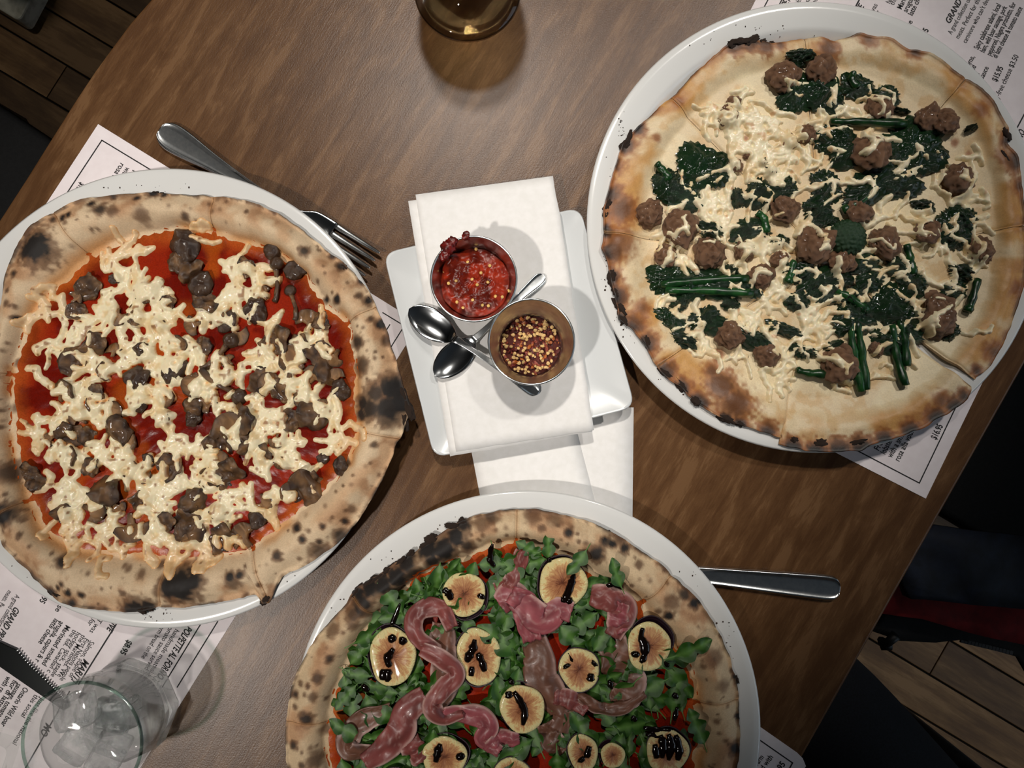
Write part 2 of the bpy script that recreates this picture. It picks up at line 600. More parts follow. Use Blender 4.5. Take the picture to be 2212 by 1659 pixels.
def skinned(name, verts, edges, radii, material, parent=None, root=0, sub=2):
    off = origin_of(parent) if parent else Vector()
    me = bpy.data.meshes.new(name)
    me.from_pydata([tuple(Vector(v) - off) for v in verts], edges, [])
    o = link_mesh(name, me, material, parent)
    md = o.modifiers.new('Skin', 'SKIN')
    md.use_smooth_shade = True
    for i, r in enumerate(radii):
        sv = me.skin_vertices[0].data[i]
        sv.radius = r if hasattr(r, '__len__') else (r, r)
        sv.use_root = (i == root)
    s = o.modifiers.new('Subdivision', 'SUBSURF')
    s.levels = s.render_levels = sub
    return o


fdir = Vector((-0.66, 0.75, 0)); sdir = Vector((0.75, 0.66, 0))
hip = Vector((0.515, -0.663, 0.57))
knR = hip + sdir * 0.085 + fdir * 0.44 + Vector((0, 0, -0.015)); knL = hip - sdir * 0.13 + fdir * 0.43 + Vector((0, 0, -0.02))
person = None
bv = [hip, hip + Vector((0, 0, 0.16)) - fdir * 0.02, hip + Vector((0, 0, 0.36)), hip + Vector((0, 0, 0.47)) + fdir * 0.02, hip + Vector((0, 0, 0.55)) + fdir * 0.05,
      hip + Vector((0, 0, 0.64)) + fdir * 0.08, hip + Vector((0, 0, 0.76)) + fdir * 0.08]
be = [(0, 1), (1, 2), (2, 3), (3, 4), (4, 5), (5, 6)]
br = [(0.11, 0.08), (0.10, 0.07), (0.105, 0.075), (0.07, 0.06), (0.05, 0.05), (0.072, 0.085), (0.06, 0.075)]
n = len(bv)
for s in (1, -1):
    sh = hip + Vector((0, 0, 0.44)) + sdir * (0.17 * s)
    bv += [sh, sh + sdir * 0.05 * s - fdir * 0.09 + Vector((0, 0, -0.26)), sh + sdir * (-0.03 if s > 0 else 0.04) * 1.0 + fdir * 0.06 + Vector((0, 0, -0.315)), sh + sdir * (-0.04 if s > 0 else 0.05) + fdir * 0.10 + Vector((0, 0, -0.322))]
    be += [(2, n), (n, n + 1), (n + 1, n + 2), (n + 2, n + 3)]
    br += [0.05, 0.036, 0.026, 0.030]
    n += 4
    wr = bv[-1]
    for f_ in range(4):                                             # four fingers of different lengths, then the thumb from the palm's side
        kx = wr + fdir * 0.05 + sdir * (0.027 - 0.018 * f_)
        L_ = (0.030, 0.036, 0.033, 0.025)[f_]
        bv += [kx, kx + fdir * L_ + Vector((0, 0, -0.006)), kx + fdir * (L_ * 1.75) + Vector((0, 0, -0.022))]
        be += [(n - 1 if f_ == 0 else n - 1 - 3 * f_, n), (n, n + 1), (n + 1, n + 2)]
        br += [0.0105, 0.0085, 0.007]
        n += 3
    bv += [wr - sdir * 0.034 * s + fdir * 0.015, wr - sdir * 0.05 * s + fdir * 0.05 + Vector((0, 0, -0.008))]
    be += [(n - 13, n), (n, n + 1)]
    br += [0.0125, 0.009]
    n += 2
for s, kn in ((1, knR), (-1, knL)):
    h2 = hip + sdir * (0.095 * s)
    an = Vector((kn.x, kn.y, 0.09)) - fdir * 0.04
    bv += [h2, kn, an, an + fdir * 0.15 - Vector((0, 0, 0.055))]
    be += [(0, n), (n, n + 1), (n + 1, n + 2), (n + 2, n + 3)]
    br += [0.085, 0.058, 0.04, 0.035]
    n += 4
person = skinned('person', bv, be, br, M_skin)
tag(person, 'person in dark trousers seated at the lower right corner of the table', 'person')
tv = [hip + Vector((0, 0, 0.05))]; te = []; tr_ = [(0.145, 0.105)]
for s, kn in ((1, knR), (-1, knL)):
    an = Vector((kn.x, kn.y, 0.10)) - fdir * 0.04
    b0 = len(tv)
    tv += [hip + sdir * (0.09 * s), hip * 0.5 + kn * 0.5 + sdir * 0.03 * s, kn, kn * 0.5 + an * 0.5 - fdir * 0.02, an]
    te += [(0, b0)] + [(b0 + i, b0 + i + 1) for i in range(4)]
    tr_ += [0.10, 0.088, 0.075, 0.066, 0.062]
skinned('trousers', tv, te, tr_, M_jeans, person)
sv_ = [hip + Vector((0, 0, 0.06)), hip + Vector((0, 0, 0.36)), hip + Vector((0, 0, 0.46)) + fdir * 0.01]
se = [(0, 1), (1, 2)]; sr = [(0.16, 0.13), (0.165, 0.13), (0.105, 0.10)]
for s in (1, -1):
    sh = hip + Vector((0, 0, 0.44)) + sdir * (0.17 * s)
    b0 = len(sv_)
    sv_ += [sh, sh + sdir * 0.05 * s - fdir * 0.09 + Vector((0, 0, -0.26)), sh + sdir * (-0.03 if s > 0 else 0.04) * 1.0 + fdir * 0.06 + Vector((0, 0, -0.315))]
    se += [(1, b0), (b0, b0 + 1), (b0 + 1, b0 + 2)]
    sr += [0.075, 0.056, 0.042]
skinned('sweater', sv_, se, sr, M_knit, person)
hd = bmesh.new()
bmesh.ops.create_icosphere(hd, subdivisions=3, radius=0.1)
for v in hd.verts: v.co = Vector((v.co.x * 0.86, v.co.y * 0.98, v.co.z * 1.12))
bmesh.ops.translate(hd, verts=hd.verts, vec=hip + Vector((0, 0, 0.735)) + fdir * 0.055)
from_bm('hair', hd, M_black, person)

# ------------------------------------------------------------------ jacket hanging between the chairs
M_navy = noisy('navy_jacket_shell', lin(14, 19, 30), lin(24, 33, 52), 60, 0.75, 0.3, 0.002)
M_red = noisy('red_jacket_lining', lin(118, 10, 14), lin(142, 18, 20), 80, 0.85, 0.3, 0.002)
jk = empty('jacket', (*at(2080, 1280, 0.45), 0.45), 'navy jacket with red lining and black zipper hanging right of the table', 'jacket')


def cloth_panel(name, px, z, thick, material, parent, amp=0.006, seed=0):
    pts = spline([A(x, y, z) for x, y in px] + [A(*px[0], z)], 1)[:-1]
    bm = bmesh.new()
    f = bm.faces.new([bm.verts.new(tuple(p)) for p in pts])
    bmesh.ops.triangulate(bm, faces=[f])
    bmesh.ops.subdivide_edges(bm, edges=bm.edges, cuts=3, use_grid_fill=True)
    for v in bm.verts:
        v.co.z += amp * (mnoise.noise(Vector((v.co.x * 14, v.co.y * 22, seed))) + 0.4 * mnoise.noise(Vector((v.co.x * 45, v.co.y * 45, seed))))
    g = bmesh.ops.extrude_face_region(bm, geom=bm.faces[:])
    bmesh.ops.translate(bm, verts=[e for e in g['geom'] if isinstance(e, bmesh.types.BMVert)], vec=(0, 0, -thick))
    return from_bm(name, bm, material, parent)


cloth_panel('shell', [(1900, 1200), (2020, 1135), (2110, 1148), (2212, 1160), (2420, 1190), (2420, 1335), (2212, 1318), (2100, 1306), (1966, 1293), (1950, 1250)], 0.535, 0.02, M_navy, jk, 0.012, 1)
cloth_panel('lining', [(1870, 1320), (1900, 1240), (1980, 1240), (2212, 1280), (2420, 1300), (2420, 1440), (2212, 1394), (2090, 1366), (1990, 1336), (1915, 1326)], 0.49, 0.012, M_red, jk, 0.008, 2)
zp = cloth_panel('zipper_tape', [(1880, 1362), (1900, 1320), (1990, 1330), (2090, 1358), (2212, 1388), (2420, 1430), (2420, 1560), (2240, 1490), (2200, 1420), (2130, 1400), (2076, 1381), (2020, 1388), (1945, 1385)], 0.462, 0.006, M_black_fab, jk, 0.003, 3)
teeth = bmesh.new()
for i in range(15):
    t = i / 14
    p = A(2078 + 105 * t, 1384 + 25 * t, 0.462)
    bm_box(p, (0.0035, 0.0045, 0.003), math.radians(-13), bm=teeth)
tt = from_bm('zipper_teeth', teeth, M_black, zp, sm=False)
tag(tt, kind='stuff')
zs = [A(1935, 1372, 0.47), A(1918, 1388, 0.465), A(1905, 1386, 0.46), A(1908, 1392, 0.458), A(1926, 1393, 0.46)]
from_bm('zipper_pull', bm_tube(zs, [0.006, 0.005, 0.006, 0.007, 0.006], 8), M_black, zp)

# ------------------------------------------------------------------ printed menus
M_paper = noisy('menu_paper', lin(236, 226, 228), lin(242, 233, 235), 90, 0.75, 0.05)
M_ink = mat('printing_ink', lin(22, 20, 22), 0.7)
PZ = TZ + 0.0005
TEXT_JOBS = []


def text(menu, s, p0, p1, cap=12.0, bold=0.0, shear=0.0, ratio=1.0):
    """print string s with its baseline from pixel p0 to pixel p1"""
    TEXT_JOBS.append((menu, s, A(*p0, 0), A(*p0, PZ), A(*p1, PZ), cap, bold, shear))


def flush_text():
    objs = []
    for j in TEXT_JOBS:
        cu = bpy.data.curves.new('txt', 'FONT')
        cu.body = j[1]
        cu.size = 1.0
        cu.resolution_u = 3
        cu.offset = 0.004 + j[6] * 0.7
        cu.shear = j[7]
        o = bpy.data.objects.new('txt', cu)
        COL.objects.link(o)
        objs.append(o)
    bpy.context.view_layer.update()
    dg = bpy.context.evaluated_depsgraph_get()
    per = {}
    for o, j in zip(objs, TEXT_JOBS):
        me = bpy.data.meshes.new_from_object(o.evaluated_get(dg))
        n = len(me.vertices)
        co = np.empty(n * 3); me.vertices.foreach_get('co', co); co = co.reshape(-1, 3)
        d = np.array(j[4] - j[3]); L = np.linalg.norm(d); d /= L
        up = np.array((-d[1], d[0], 0))
        w = co[:, 0].max() - min(co[:, 0].min(), 0)
        sx = L / w
        sy = j[5] / 2800.0 / 0.70
        v = np.array(j[3]) + np.outer(co[:, 0] * sx, d) + np.outer(co[:, 1] * sy, up)
        v[:, 2] = TZ + 0.00065
        from_np('text_line', v, [tuple(p.vertices) for p in me.polygons], M_ink, j[0], sm=False)
        bpy.data.meshes.remove(me)
        cu = o.data
        bpy.data.objects.remove(o); bpy.data.curves.remove(cu)


def rule(menu, p0, p1, w=3.0):
    a = A(*p0, TZ + 0.0006); b = A(*p1, TZ + 0.0006)
    d = (b - a).normalized(); s = Vector((-d.y, d.x, 0)) * (w / 2800 / 2)
    a = a - d * (w / 5600); b = b + d * (w / 5600)
    bm = bmesh.new()
    bm.faces.new([bm.verts.new(p) for p in (a + s, a - s, b - s, b + s)])
    from_bm('ruled_line', bm, M_ink, menu, sm=False)


def menu(corners, label, rules):
    c = sum(corners, Vector()) / 4
    r = empty('menu', (c.x, c.y, TZ), label, 'menu', 'printed paper menus used as placemats')
    bm = bm_prism([tuple(p[:2]) for p in corners], TZ + 0.0001, PZ)
    from_bm('sheet', bm, M_paper, r, sm=False)
    for q_ in rules: rule(r, *q_)
    return r


# right menu, under the rapini pizza
BR = A(2000, 1077, PZ); BL_dir = (A(1810, 979, PZ) - BR).normalized(); up_dir = (A(2095, 880, PZ) - BR).normalized()
up_dir = (up_dir + Vector((-BL_dir.y, BL_dir.x, 0)) * (1 if Vector((-BL_dir.y, BL_dir.x, 0)).dot(up_dir) > 0 else -1)).normalized()
lp = A(1617, 30, PZ)
wd = (lp - BR).dot(Vector((up_dir.y, -up_dir.x, 0)))
lft = Vector((up_dir.y, -up_dir.x, 0)) * wd
m_r = menu([BR, BR + up_dir * 0.431, BR + up_dir * 0.431 + lft, BR + lft], 'white printed menu under the rapini and sausage pizza on the right',
           [((1851, 973), (1986, 1043.5), 2.6), ((1986, 1043.5), (2075, 858), 2.6), ((1646, 24), (1662, -6), 2.6), ((1679, 18), (1692, -6), 2.6),
            ((1845, 21), (1860, -8), 3.4), ((2195, 280), (2235, 205), 3.0)])
for s, a, b, cp_, bo, sh in [
    ('GRAND P', (2051, 53), (2085, -10), 13, 0.03, 0.3), ('A grand collection of', (2055.5, 75), (2097, 0), 11, 0, 0), ('meats. Perfect for the', (2071, 85), (2119, -2), 11, 0, 0),
    ("carnivore who can't deci", (2087, 94.5), (2138, -2), 11, 0, 0), ('Spicy calabrese salami, local', (2113, 108), (2162.6, 11.6), 12, 0.014, 0),
    ('ham, wild boar sausage, pork', (2126, 115), (2176, 16), 12, 0.014, 0), ('pepperoni, Niagara prosciutto, fior', (2140, 121.5), (2195, 8), 12, 0.014, 0),
    ('di latte cheese & tomato sauce', (2153, 127), (2209, 18), 12, 0.014, 0), ('$15.95', (2153, 177.5), (2167.5, 147), 13, 0.03, 0),
    ('y-free cheese $3.50', (2157, 214), (2201, 121.5), 12, 0.004, 0), ('oms,', (2094, 145), (2106, 123), 12, 0.014, 0), ('ed', (2104, 154), (2109, 144), 12, 0.014, 0),
    ('e', (2113, 165), (2116, 159), 12, 0.014, 0), ('sauce', (2124, 172), (2136, 146.6), 12, 0.014, 0), ('95', (2000.5, 77), (2006.5, 65), 13, 0.03, 0),
    ('y', (2041, 106), (2045, 98), 11, 0, 0), ('se', (1966, 58), (1972, 47), 12, 0.014, 0), ('latte che', (1970.6, 35), (1990, -4), 12, 0.014, 0),
    ('arugula', (1959, 27.7), (1975, -5), 12, 0.014, 0), ('Marin', (1947, 21.5), (1959, -4), 12, 0.014, 0), ('the', (1930.5, 12.3), (1938, -3), 11, 0, 0),
    ('ho', (1922, 9), (1927.5, -2), 11, 0, 0), ('was', (1886, 29), (1896, 11), 11, 0, 0), ('or', (1898, 33), (1902, 25), 11, 0, 0), ('IVE', (1857, 33), (1868, 12), 14, 0.03, 0.3),
    ('PETTE', (1699, 17), (1716, -14), 15, 0.03, 0.3), ('ndma', (1724, 15), (1735, -7), 11, 0, 0), ('o sauc', (1742, 14), (1755, -9), 11, 0, 0), ('ead o', (1759, 13), (1771, -9), 11, 0, 0),
    ('MO', (2206, 303), (2216, 285), 16, 0.03, 0.3),
    ('Fresh', (1898, 975), (1913, 947), 13, 0.012, 0), ('lobster', (1911.6, 982.7), (1929, 950), 13, 0.012, 0), ('with a smo', (1926, 990), (1954, 940), 13, 0.012, 0),
    ('rosa alla vodka', (1942, 998), (1978, 925), 13, 0.012, 0), ('$16.95', (2022, 951), (2037, 920.5), 14, 0.03, 0)]:
    text(m_r, s, a, b, cp_, bo, sh)

# left menu, upside down to the camera, under the mushroom pizza
TL = A(212, 268, PZ); ex = (A(820, 645, PZ) - TL).normalized()
ey = Vector((ex.y, -ex.x, 0))
if ey.y > 0: ey = -ey
wl = (A(500, 1345, PZ) - TL).dot(ex)
m_l = menu([TL, TL + ey * 0.475, TL + ey * 0.475 + ex * wl, TL + ex * wl], 'white printed menu under the mushroom pizza on the left',
           [((220, 303), (324, 366), 2.6), ((220, 303), (140, 424), 2.6), ((470, 1343), (383, 1484), 2.6), ((433, 1349), (350, 1485), 2.6), ((252, 1347), (170, 1478), 3.2),
            ((827, 675.5), (872, 703), 2.4), ((872, 706), (838, 760), 2.4), ((842, 701.5), (836, 711), 2.4), ((150, 1494), (50, 1668), 3.0)])
for s, a, b, cp_, bo, sh in [
    ('POLPETTE AL FORNO', (404, 1350), (338, 1462), 15, 0.03, 0.3), ('handmade meatballs', (379, 1357.5), (318, 1458), 11, 0, 0), ('tomato sauce served', (368, 1349), (312, 1444), 11, 0, 0),
    ('warm bread on the', (352, 1345), (305, 1420), 11, 0, 0), ('$8.95', (275.5, 1381), (259, 1410), 13, 0.03, 0), ('IVE', (240, 1342), (229, 1362), 14, 0.03, 0.3),
    ('T was', (213, 1335), (193, 1364), 11, 0, 0), ('for', (198, 1335), (188, 1348), 11, 0, 0), ('Salmon, staple of', (195.6, 1382.5), (147.5, 1461.5), 11, 0, 0),
    ('First Nations people', (184, 1377), (128.6, 1468), 11, 0, 0), ('the Maritimes. We', (177, 1370), (123.4, 1460), 11, 0, 0), ('hockey stick, staple', (167, 1364), (109, 1459), 11, 0, 0),
    ('the 6ix. Canadian c', (158, 1359), (101, 1450), 11, 0, 0), ('Marinated smoked', (143, 1349), (90, 1434), 12, 0.014, 0), ('arugula, capers & r', (129.5, 1340.6), (75, 1427), 12, 0.014, 0),
    ('latte cheese', (118.6, 1335), (82.5, 1388), 12, 0.014, 0), ('se', (126, 1306), (118.6, 1319), 12, 0.014, 0), ('95', (92, 1287), (84.6, 1298.6), 13, 0.03, 0),
    ('GRAND PRI', (32.5, 1309), (-8, 1376), 14, 0.03, 0.3), ('A grand collection', (34.7, 1283.5), (-6, 1351), 11, 0, 0), ('meats. Pe', (18, 1274), (-4, 1309), 11, 0, 0),
    ('MARITI', (182, 1422), (152, 1471), 15, 0.03, 0.3), ('Ontario Wild boar', (52, 1483), (1, 1566), 12, 0.014, 0), ('sausage, tomato', (38, 1474.5), (-6, 1546), 12, 0.014, 0),
    ('fior di latte', (29, 1467.6), (-6, 1524), 12, 0.014, 0), ('with re', (15, 1460), (-5, 1493), 12, 0.014, 0), ('this social', (75, 1499), (45, 1546), 11, 0, 0),
    ('Just like the national', (87, 1506), (26, 1606), 11, 0, 0), ('MO', (100, 1560), (86, 1585), 16, 0.03, 0.3),
    ('rosa al', (261, 351), (239, 385), 12, 0.012, 0), ('with', (273, 360), (261, 379), 12, 0.012, 0), ('lo', (287, 366), (280, 377), 12, 0.012, 0), ('$16.9', (174, 393), (160, 413), 13, 0.03, 0)]:
    text(m_l, s, a, b, cp_, bo, sh)

# bottom menu, under the fig pizza, its corner hanging over the table edge
k1 = A(1722, 1626, PZ)
d1 = (A(1636, 1566, PZ) - k1).normalized()
d2 = Vector((d1.y, -d1.x, 0))
if d2.y > 0: d2 = -d2
c0 = A(1741, 1655, PZ)
m_b = empty('menu', (k1.x, k1.y, TZ), 'white printed menu under the fig pizza, corner hanging over the table edge', 'menu', 'printed paper menus used as placemats')
pts = [k1 + d1 * 0.25, k1 + d1 * 0.25 + d2 * 0.36, c0 + d2 * 0.36, c0 + d2 * 0.02, c0, A(1734, 1638, PZ), k1]
from_bm('sheet', bm_prism([tuple(p[:2]) for p in pts], TZ + 0.0001, PZ), M_paper, m_b, sm=False)
rule(m_b, (1600, 1570), (1712, 1648), 2.6); rule(m_b, (1712, 1648), (1698, 1675), 2.6)
for s, a, b, cp_, bo, sh in [('warm', (1634, 1658), (1651, 1636), 12, 0.012, 0), ('d with', (1650, 1664), (1670.5, 1636), 12, 0.012, 0), ('95', (1688, 1664), (1697, 1651), 13, 0.03, 0)]:
    text(m_b, s, a, b, cp_, bo, sh)
flush_text()

# ------------------------------------------------------------------ plates
M_china = mat('white_glazed_china', lin(226, 226, 224), 0.14)
M_china.node_tree.nodes['Principled BSDF'].inputs['Coat Weight'].default_value = 0.4
PLATE = [(0, 0.0035), (0.085, 0.0035), (0.088, 0.0), (0.095, 0.0), (0.098, 0.004), (0.135, 0.0065), (0.150, 0.0145), (0.1685, 0.0185), (0.1712, 0.0200),
         (0.1715, 0.0212), (0.1700, 0.0220), (0.1655, 0.0216), (0.1535, 0.0200), (0.1500, 0.0188), (0.1455, 0.0128), (0.142, 0.0108), (0.135, 0.0098), (0.06, 0.0092), (0, 0.0090)]
PC = [(-0.2593, 0.0177), (0.2278, 0.1465), (0.0106, -0.2243)]
PLAB = ['white round plate on the left holding the mushroom pizza', 'white round plate on the right with the rapini and sausage pizza', 'white round plate at the bottom under the fig and prosciutto pizza']
plate_me = None
for (x, y), lb in zip(PC, PLAB):
    if plate_me is None:
        o = from_bm('dinner_plate', bm_lathe(PLATE, 160), M_china)
        plate_me = o.data
    else:
        o = bpy.data.objects.new('dinner_plate', plate_me)
        COL.objects.link(o)
    o.location = (x, y, TZ + 0.0006)
    tag(o, lb, 'plate', 'white round pizza plates')

# square side plate
SZ = TZ + 0.0155
sq = [A(828, 547, SZ), A(1253, 448, SZ), A(1372, 880, SZ), A(938, 990, SZ)]
sc_ = sum(sq, Vector()) / 4
bm = bmesh.new()
prev = None
for k, z in [(0.58, 0.002), (0.60, 0.0), (0.66, 0.0), (0.70, 0.003), (0.99, 0.0128), (1.0, 0.0140), (1.0, 0.0152), (0.992, 0.0160), (0.975, 0.0158), (0.955, 0.0146), (0.6, 0.0138)]:
    lp_ = [tuple((Vector(p) - sc_.xy) * k + sc_.xy) for p in rounded_poly([tuple(p[:2]) for p in sq], 0.011, 6)]
    ring = [bm.verts.new((p[0], p[1], TZ + 0.0011 + z)) for p in lp_]
    if prev:
        for i in range(len(ring)):
            j = (i + 1) % len(ring)
            bm.faces.new((prev[i], prev[j], ring[j], ring[i]))
    else:
        bm.faces.new(ring[::-1])
    prev = ring
bm.faces.new(prev)
sp = empty('side_plate', (sc_.x, sc_.y, TZ), 'white square side plate under the napkin and two steel cups', 'plate')
M_china2 = mat('white_square_china', lin(216, 219, 220), 0.28)
auto_sharp(from_bm('dish', bm, M_china2, sp), 50)

# ------------------------------------------------------------------ paper napkins
M_nap = noisy('white_paper_napkin', lin(236, 234, 231), lin(242, 240, 238), 160, 0.95, 0.25, 0.0004)


def sheet(name, corners, z_of, thick, parent, n=24, edge_noise=0.0, seed=0):
    """four-cornered thin sheet following z_of(x, y)"""
    bm = bmesh.new()
    G = []
    for i in range(n + 1):
        row = []
        for j in range(n + 1):
            u, v = i / n, j / n
            p = corners[0] * (1 - u) * (1 - v) + corners[1] * u * (1 - v) + corners[2] * u * v + corners[3] * (1 - u) * v
            if edge_noise and (j == n or i == n):
                p = p + Vector((mnoise.noise(Vector((u * 9, v * 9, seed))), mnoise.noise(Vector((u * 9, v * 9, seed + 5))), 0)) * edge_noise
            row.append(bm.verts.new((p.x, p.y, z_of(p.x, p.y))))
        G.append(row)
    for i in range(n):
        for j in range(n):
            bm.faces.new((G[i][j], G[i + 1][j], G[i + 1][j + 1], G[i][j + 1]))
    g = bmesh.ops.extrude_face_region(bm, geom=bm.faces[:])
    bmesh.ops.translate(bm, verts=[e for e in g['geom'] if isinstance(e, bmesh.types.BMVert)], vec=(0, 0, -thick))
    return from_bm(name, bm, M_nap, parent)


nu = empty('napkin', (*at(1200, 1010, TZ), TZ), 'white folded paper napkin on the table between square plate and fig pizza', 'napkin', 'white paper napkins')
zt = TZ + 0.0009
sheet('lower_fold', [A(1000, 880, zt), A(1369, 880, zt), A(1366, 1150, zt), A(1052, 1150, zt)], lambda x, y: zt - 0.0003, 0.0004, nu, 8)
sheet('upper_fold', [A(1002, 880, zt), A(1232, 880, zt), A(1303, 1150, zt), A(1053, 1150, zt)], lambda x, y: zt + 0.0002, 0.0004, nu, 8)
NZ = TZ + 0.0186
ctr_n = A(1090, 690, NZ)


def nap_z(x, y):
    d = max(0.0, (y - A(0, 500, NZ).y) / 0.05)
    return NZ - 0.005 * min(d, 1.3) ** 2 + 0.0004 * mnoise.noise(Vector((x * 40, y * 40, 0)))


nt_ = empty('napkin', (ctr_n.x, ctr_n.y, TZ), 'white folded paper napkin lying across the square side plate', 'napkin', 'white paper napkins')
sheet('lower_fold', [A(881, 433, NZ), A(1190, 385, NZ), A(1280, 932, NZ), A(972, 986, NZ)], lambda x, y: nap_z(x, y) - 0.0007, 0.0005, nt_, 24, 0.0012, 3)
sheet('upper_fold', [A(897, 419, NZ), A(1195, 377, NZ), A(1283, 929, NZ), A(985, 975, NZ)], lambda x, y: nap_z(x, y), 0.0005, nt_, 24, 0.0012, 8)

# ------------------------------------------------------------------ steel cups and their chilli
M_steel = noisy('polished_steel', lin(196, 200, 202), lin(214, 216, 216), 260, 0.23, 0.12, 0.0002, metal=1.0)
M_steel_in = noisy('brushed_steel', lin(190, 188, 184), lin(214, 212, 208), 220, 0.26, 0.1, 0.0002, metal=1.0)
CUP_H = 0.040
M_mirror = mat('mirror_steel', lin(200, 203, 205), 0.12, 1.0)
cups = []
for (px, py), lb in (((1023.5, 602), 'small steel cup filled with red chili paste'), ((1148, 738), 'small steel cup of dried chili flakes, lower right one')):
    p = at(px, py, NZ + 0.0004 + CUP_H)
    r = empty('ramekin', (p[0], p[1], NZ + 0.0004), lb, 'cup', 'small steel condiment cups')
    prof_o = [(0, 0), (0.0205, 0), (0.0215, 0.0008), (0.0300, 0.0385), (0.0303, 0.0392)]
    prof_i = [(0.0296, 0.0390), (0.0293, 0.038), (0.0209, 0.0012), (0.0200, 0.0008), (0, 0.0008)]
    if not cups:
        b1 = from_bm('cup_wall', bm_lathe(prof_o + prof_i, 72), M_steel_in, r, world=False)
        b2 = from_bm('rolled_rim', bm_lathe([(0.0301 + 0.0008 * math.cos(t), 0.0392 + 0.0008 * math.sin(t)) for t in np.linspace(0, 2 * PI, 9)[:-1]], 72, closed=True), M_steel, r, world=False)
    else:
        for src in (b1, b2):
            c = src.copy(); COL.objects.link(c); c.parent = r
    cups.append(r)

M_paste = attr_mat('chilli_paste', 0.3, 700, 0.3, 0.4, 0.0006, 0.0, Specular_IOR_Level=0.35)
cx, cy, cz = cups[0].location
nr, nth = 40, 96
vv = []; cc_ = []
for i in range(nr + 1):
    t = i / nr
    for k in range(nth):
        a = 2 * PI * k / nth
        lump = mnoise.noise(Vector((math.cos(a) * 3, math.sin(a) * 3, 2)))
        R_ = 0.0262 + 0.0012 * lump
        x = t * R_ * math.cos(a); y = t * R_ * math.sin(a)
        z = 0.0285 - 0.006 * t ** 4 + 0.0035 * (fbm(np.array(x), np.array(y), 160, 4, 4) - 0.5) * 2
        z += 0.008 * math.exp(-(((x + 0.0195) ** 2 + (y - 0.0155) ** 2) / 0.008 ** 2))
        if t > 0.97: z -= 0.01
        vv.append((cx + x, cy + y, cz + z))
        nz = float(fbm(np.array(x), np.array(y), 230, 9, 3))
        c = np.array(lin(100, 17, 8)) * (1 - nz) + np.array(lin(144, 42, 17)) * nz
        c = c * (0.55 + 0.9 * float(sstep(0.3, 0.6, np.array(fbm(np.array(x), np.array(y), 130, 21, 2)))))
        cc_.append(c)
ff = [(i * nth + k, i * nth + (k + 1) % nth, (i + 1) * nth + (k + 1) % nth, (i + 1) * nth + k) for i in range(nr) for k in range(nth)]
paste = empty('chili_paste', (cx, cy, cz + 0.002), 'oily red chili paste with pale seeds in the upper left steel cup', 'sauce')
from_np('paste', vv, ff, M_paste, paste, np.array(cc_))
M_seed = noisy('chilli_seed', lin(214, 168, 92), lin(230, 190, 116), 300, 0.4, 0.1, obj_rand=0.2)
sd = bmesh.new()
bmesh.ops.create_uvsphere(sd, u_segments=10, v_segments=6, radius=0.00125)
for v in sd.verts: v.co.z *= 0.45
seed_me = bpy.data.meshes.new('seed'); sd.to_mesh(seed_me); sd.free(); smooth(seed_me); seed_me.materials.append(M_seed)
for px, py in [(1020, 604), (1031, 616), (985, 607), (969, 612), (959, 585), (987, 652), (1021, 648), (1042, 659), (1055, 660), (1085, 640), (1098, 626), (1039, 590), (1028, 536), (1058, 574), (1000, 664), (1054, 610), (1070, 640), (1010, 566)]:
    p = at(px, py, cz + 0.029)
    o = bpy.data.objects.new('seed', seed_me); COL.objects.link(o); o.parent = paste
    rr = math.hypot(p[0] - cx, p[1] - cy) / 0.026
    o.location = (p[0] - cx, p[1] - cy, 0.0275 - 0.006 * rr ** 4 + random.uniform(0.0, 0.0012)); o.rotation_euler = (random.uniform(-.5, .5), random.uniform(-.5, .5), 0)
M_smear = noisy('dried_paste', lin(120, 20, 12), lin(70, 12, 10), 260, 0.35, 0.6, 0.001)
for px, py, s in [(968, 535, 0.005), (961, 552, 0.0038), (1008, 510, 0.003), (976, 524, 0.004)]:
    bm = bmesh.new(); bmesh.ops.create_icosphere(bm, subdivisions=3, radius=s)
    p = A(px, py, cz + 0.0395)
    for v in bm.verts:
        v.co = v.co * (1 + 0.5 * mnoise.noise(v.co * 500)); v.co.z *= 0.55; v.co += p
    from_bm('smear', bm, M_smear, paste)

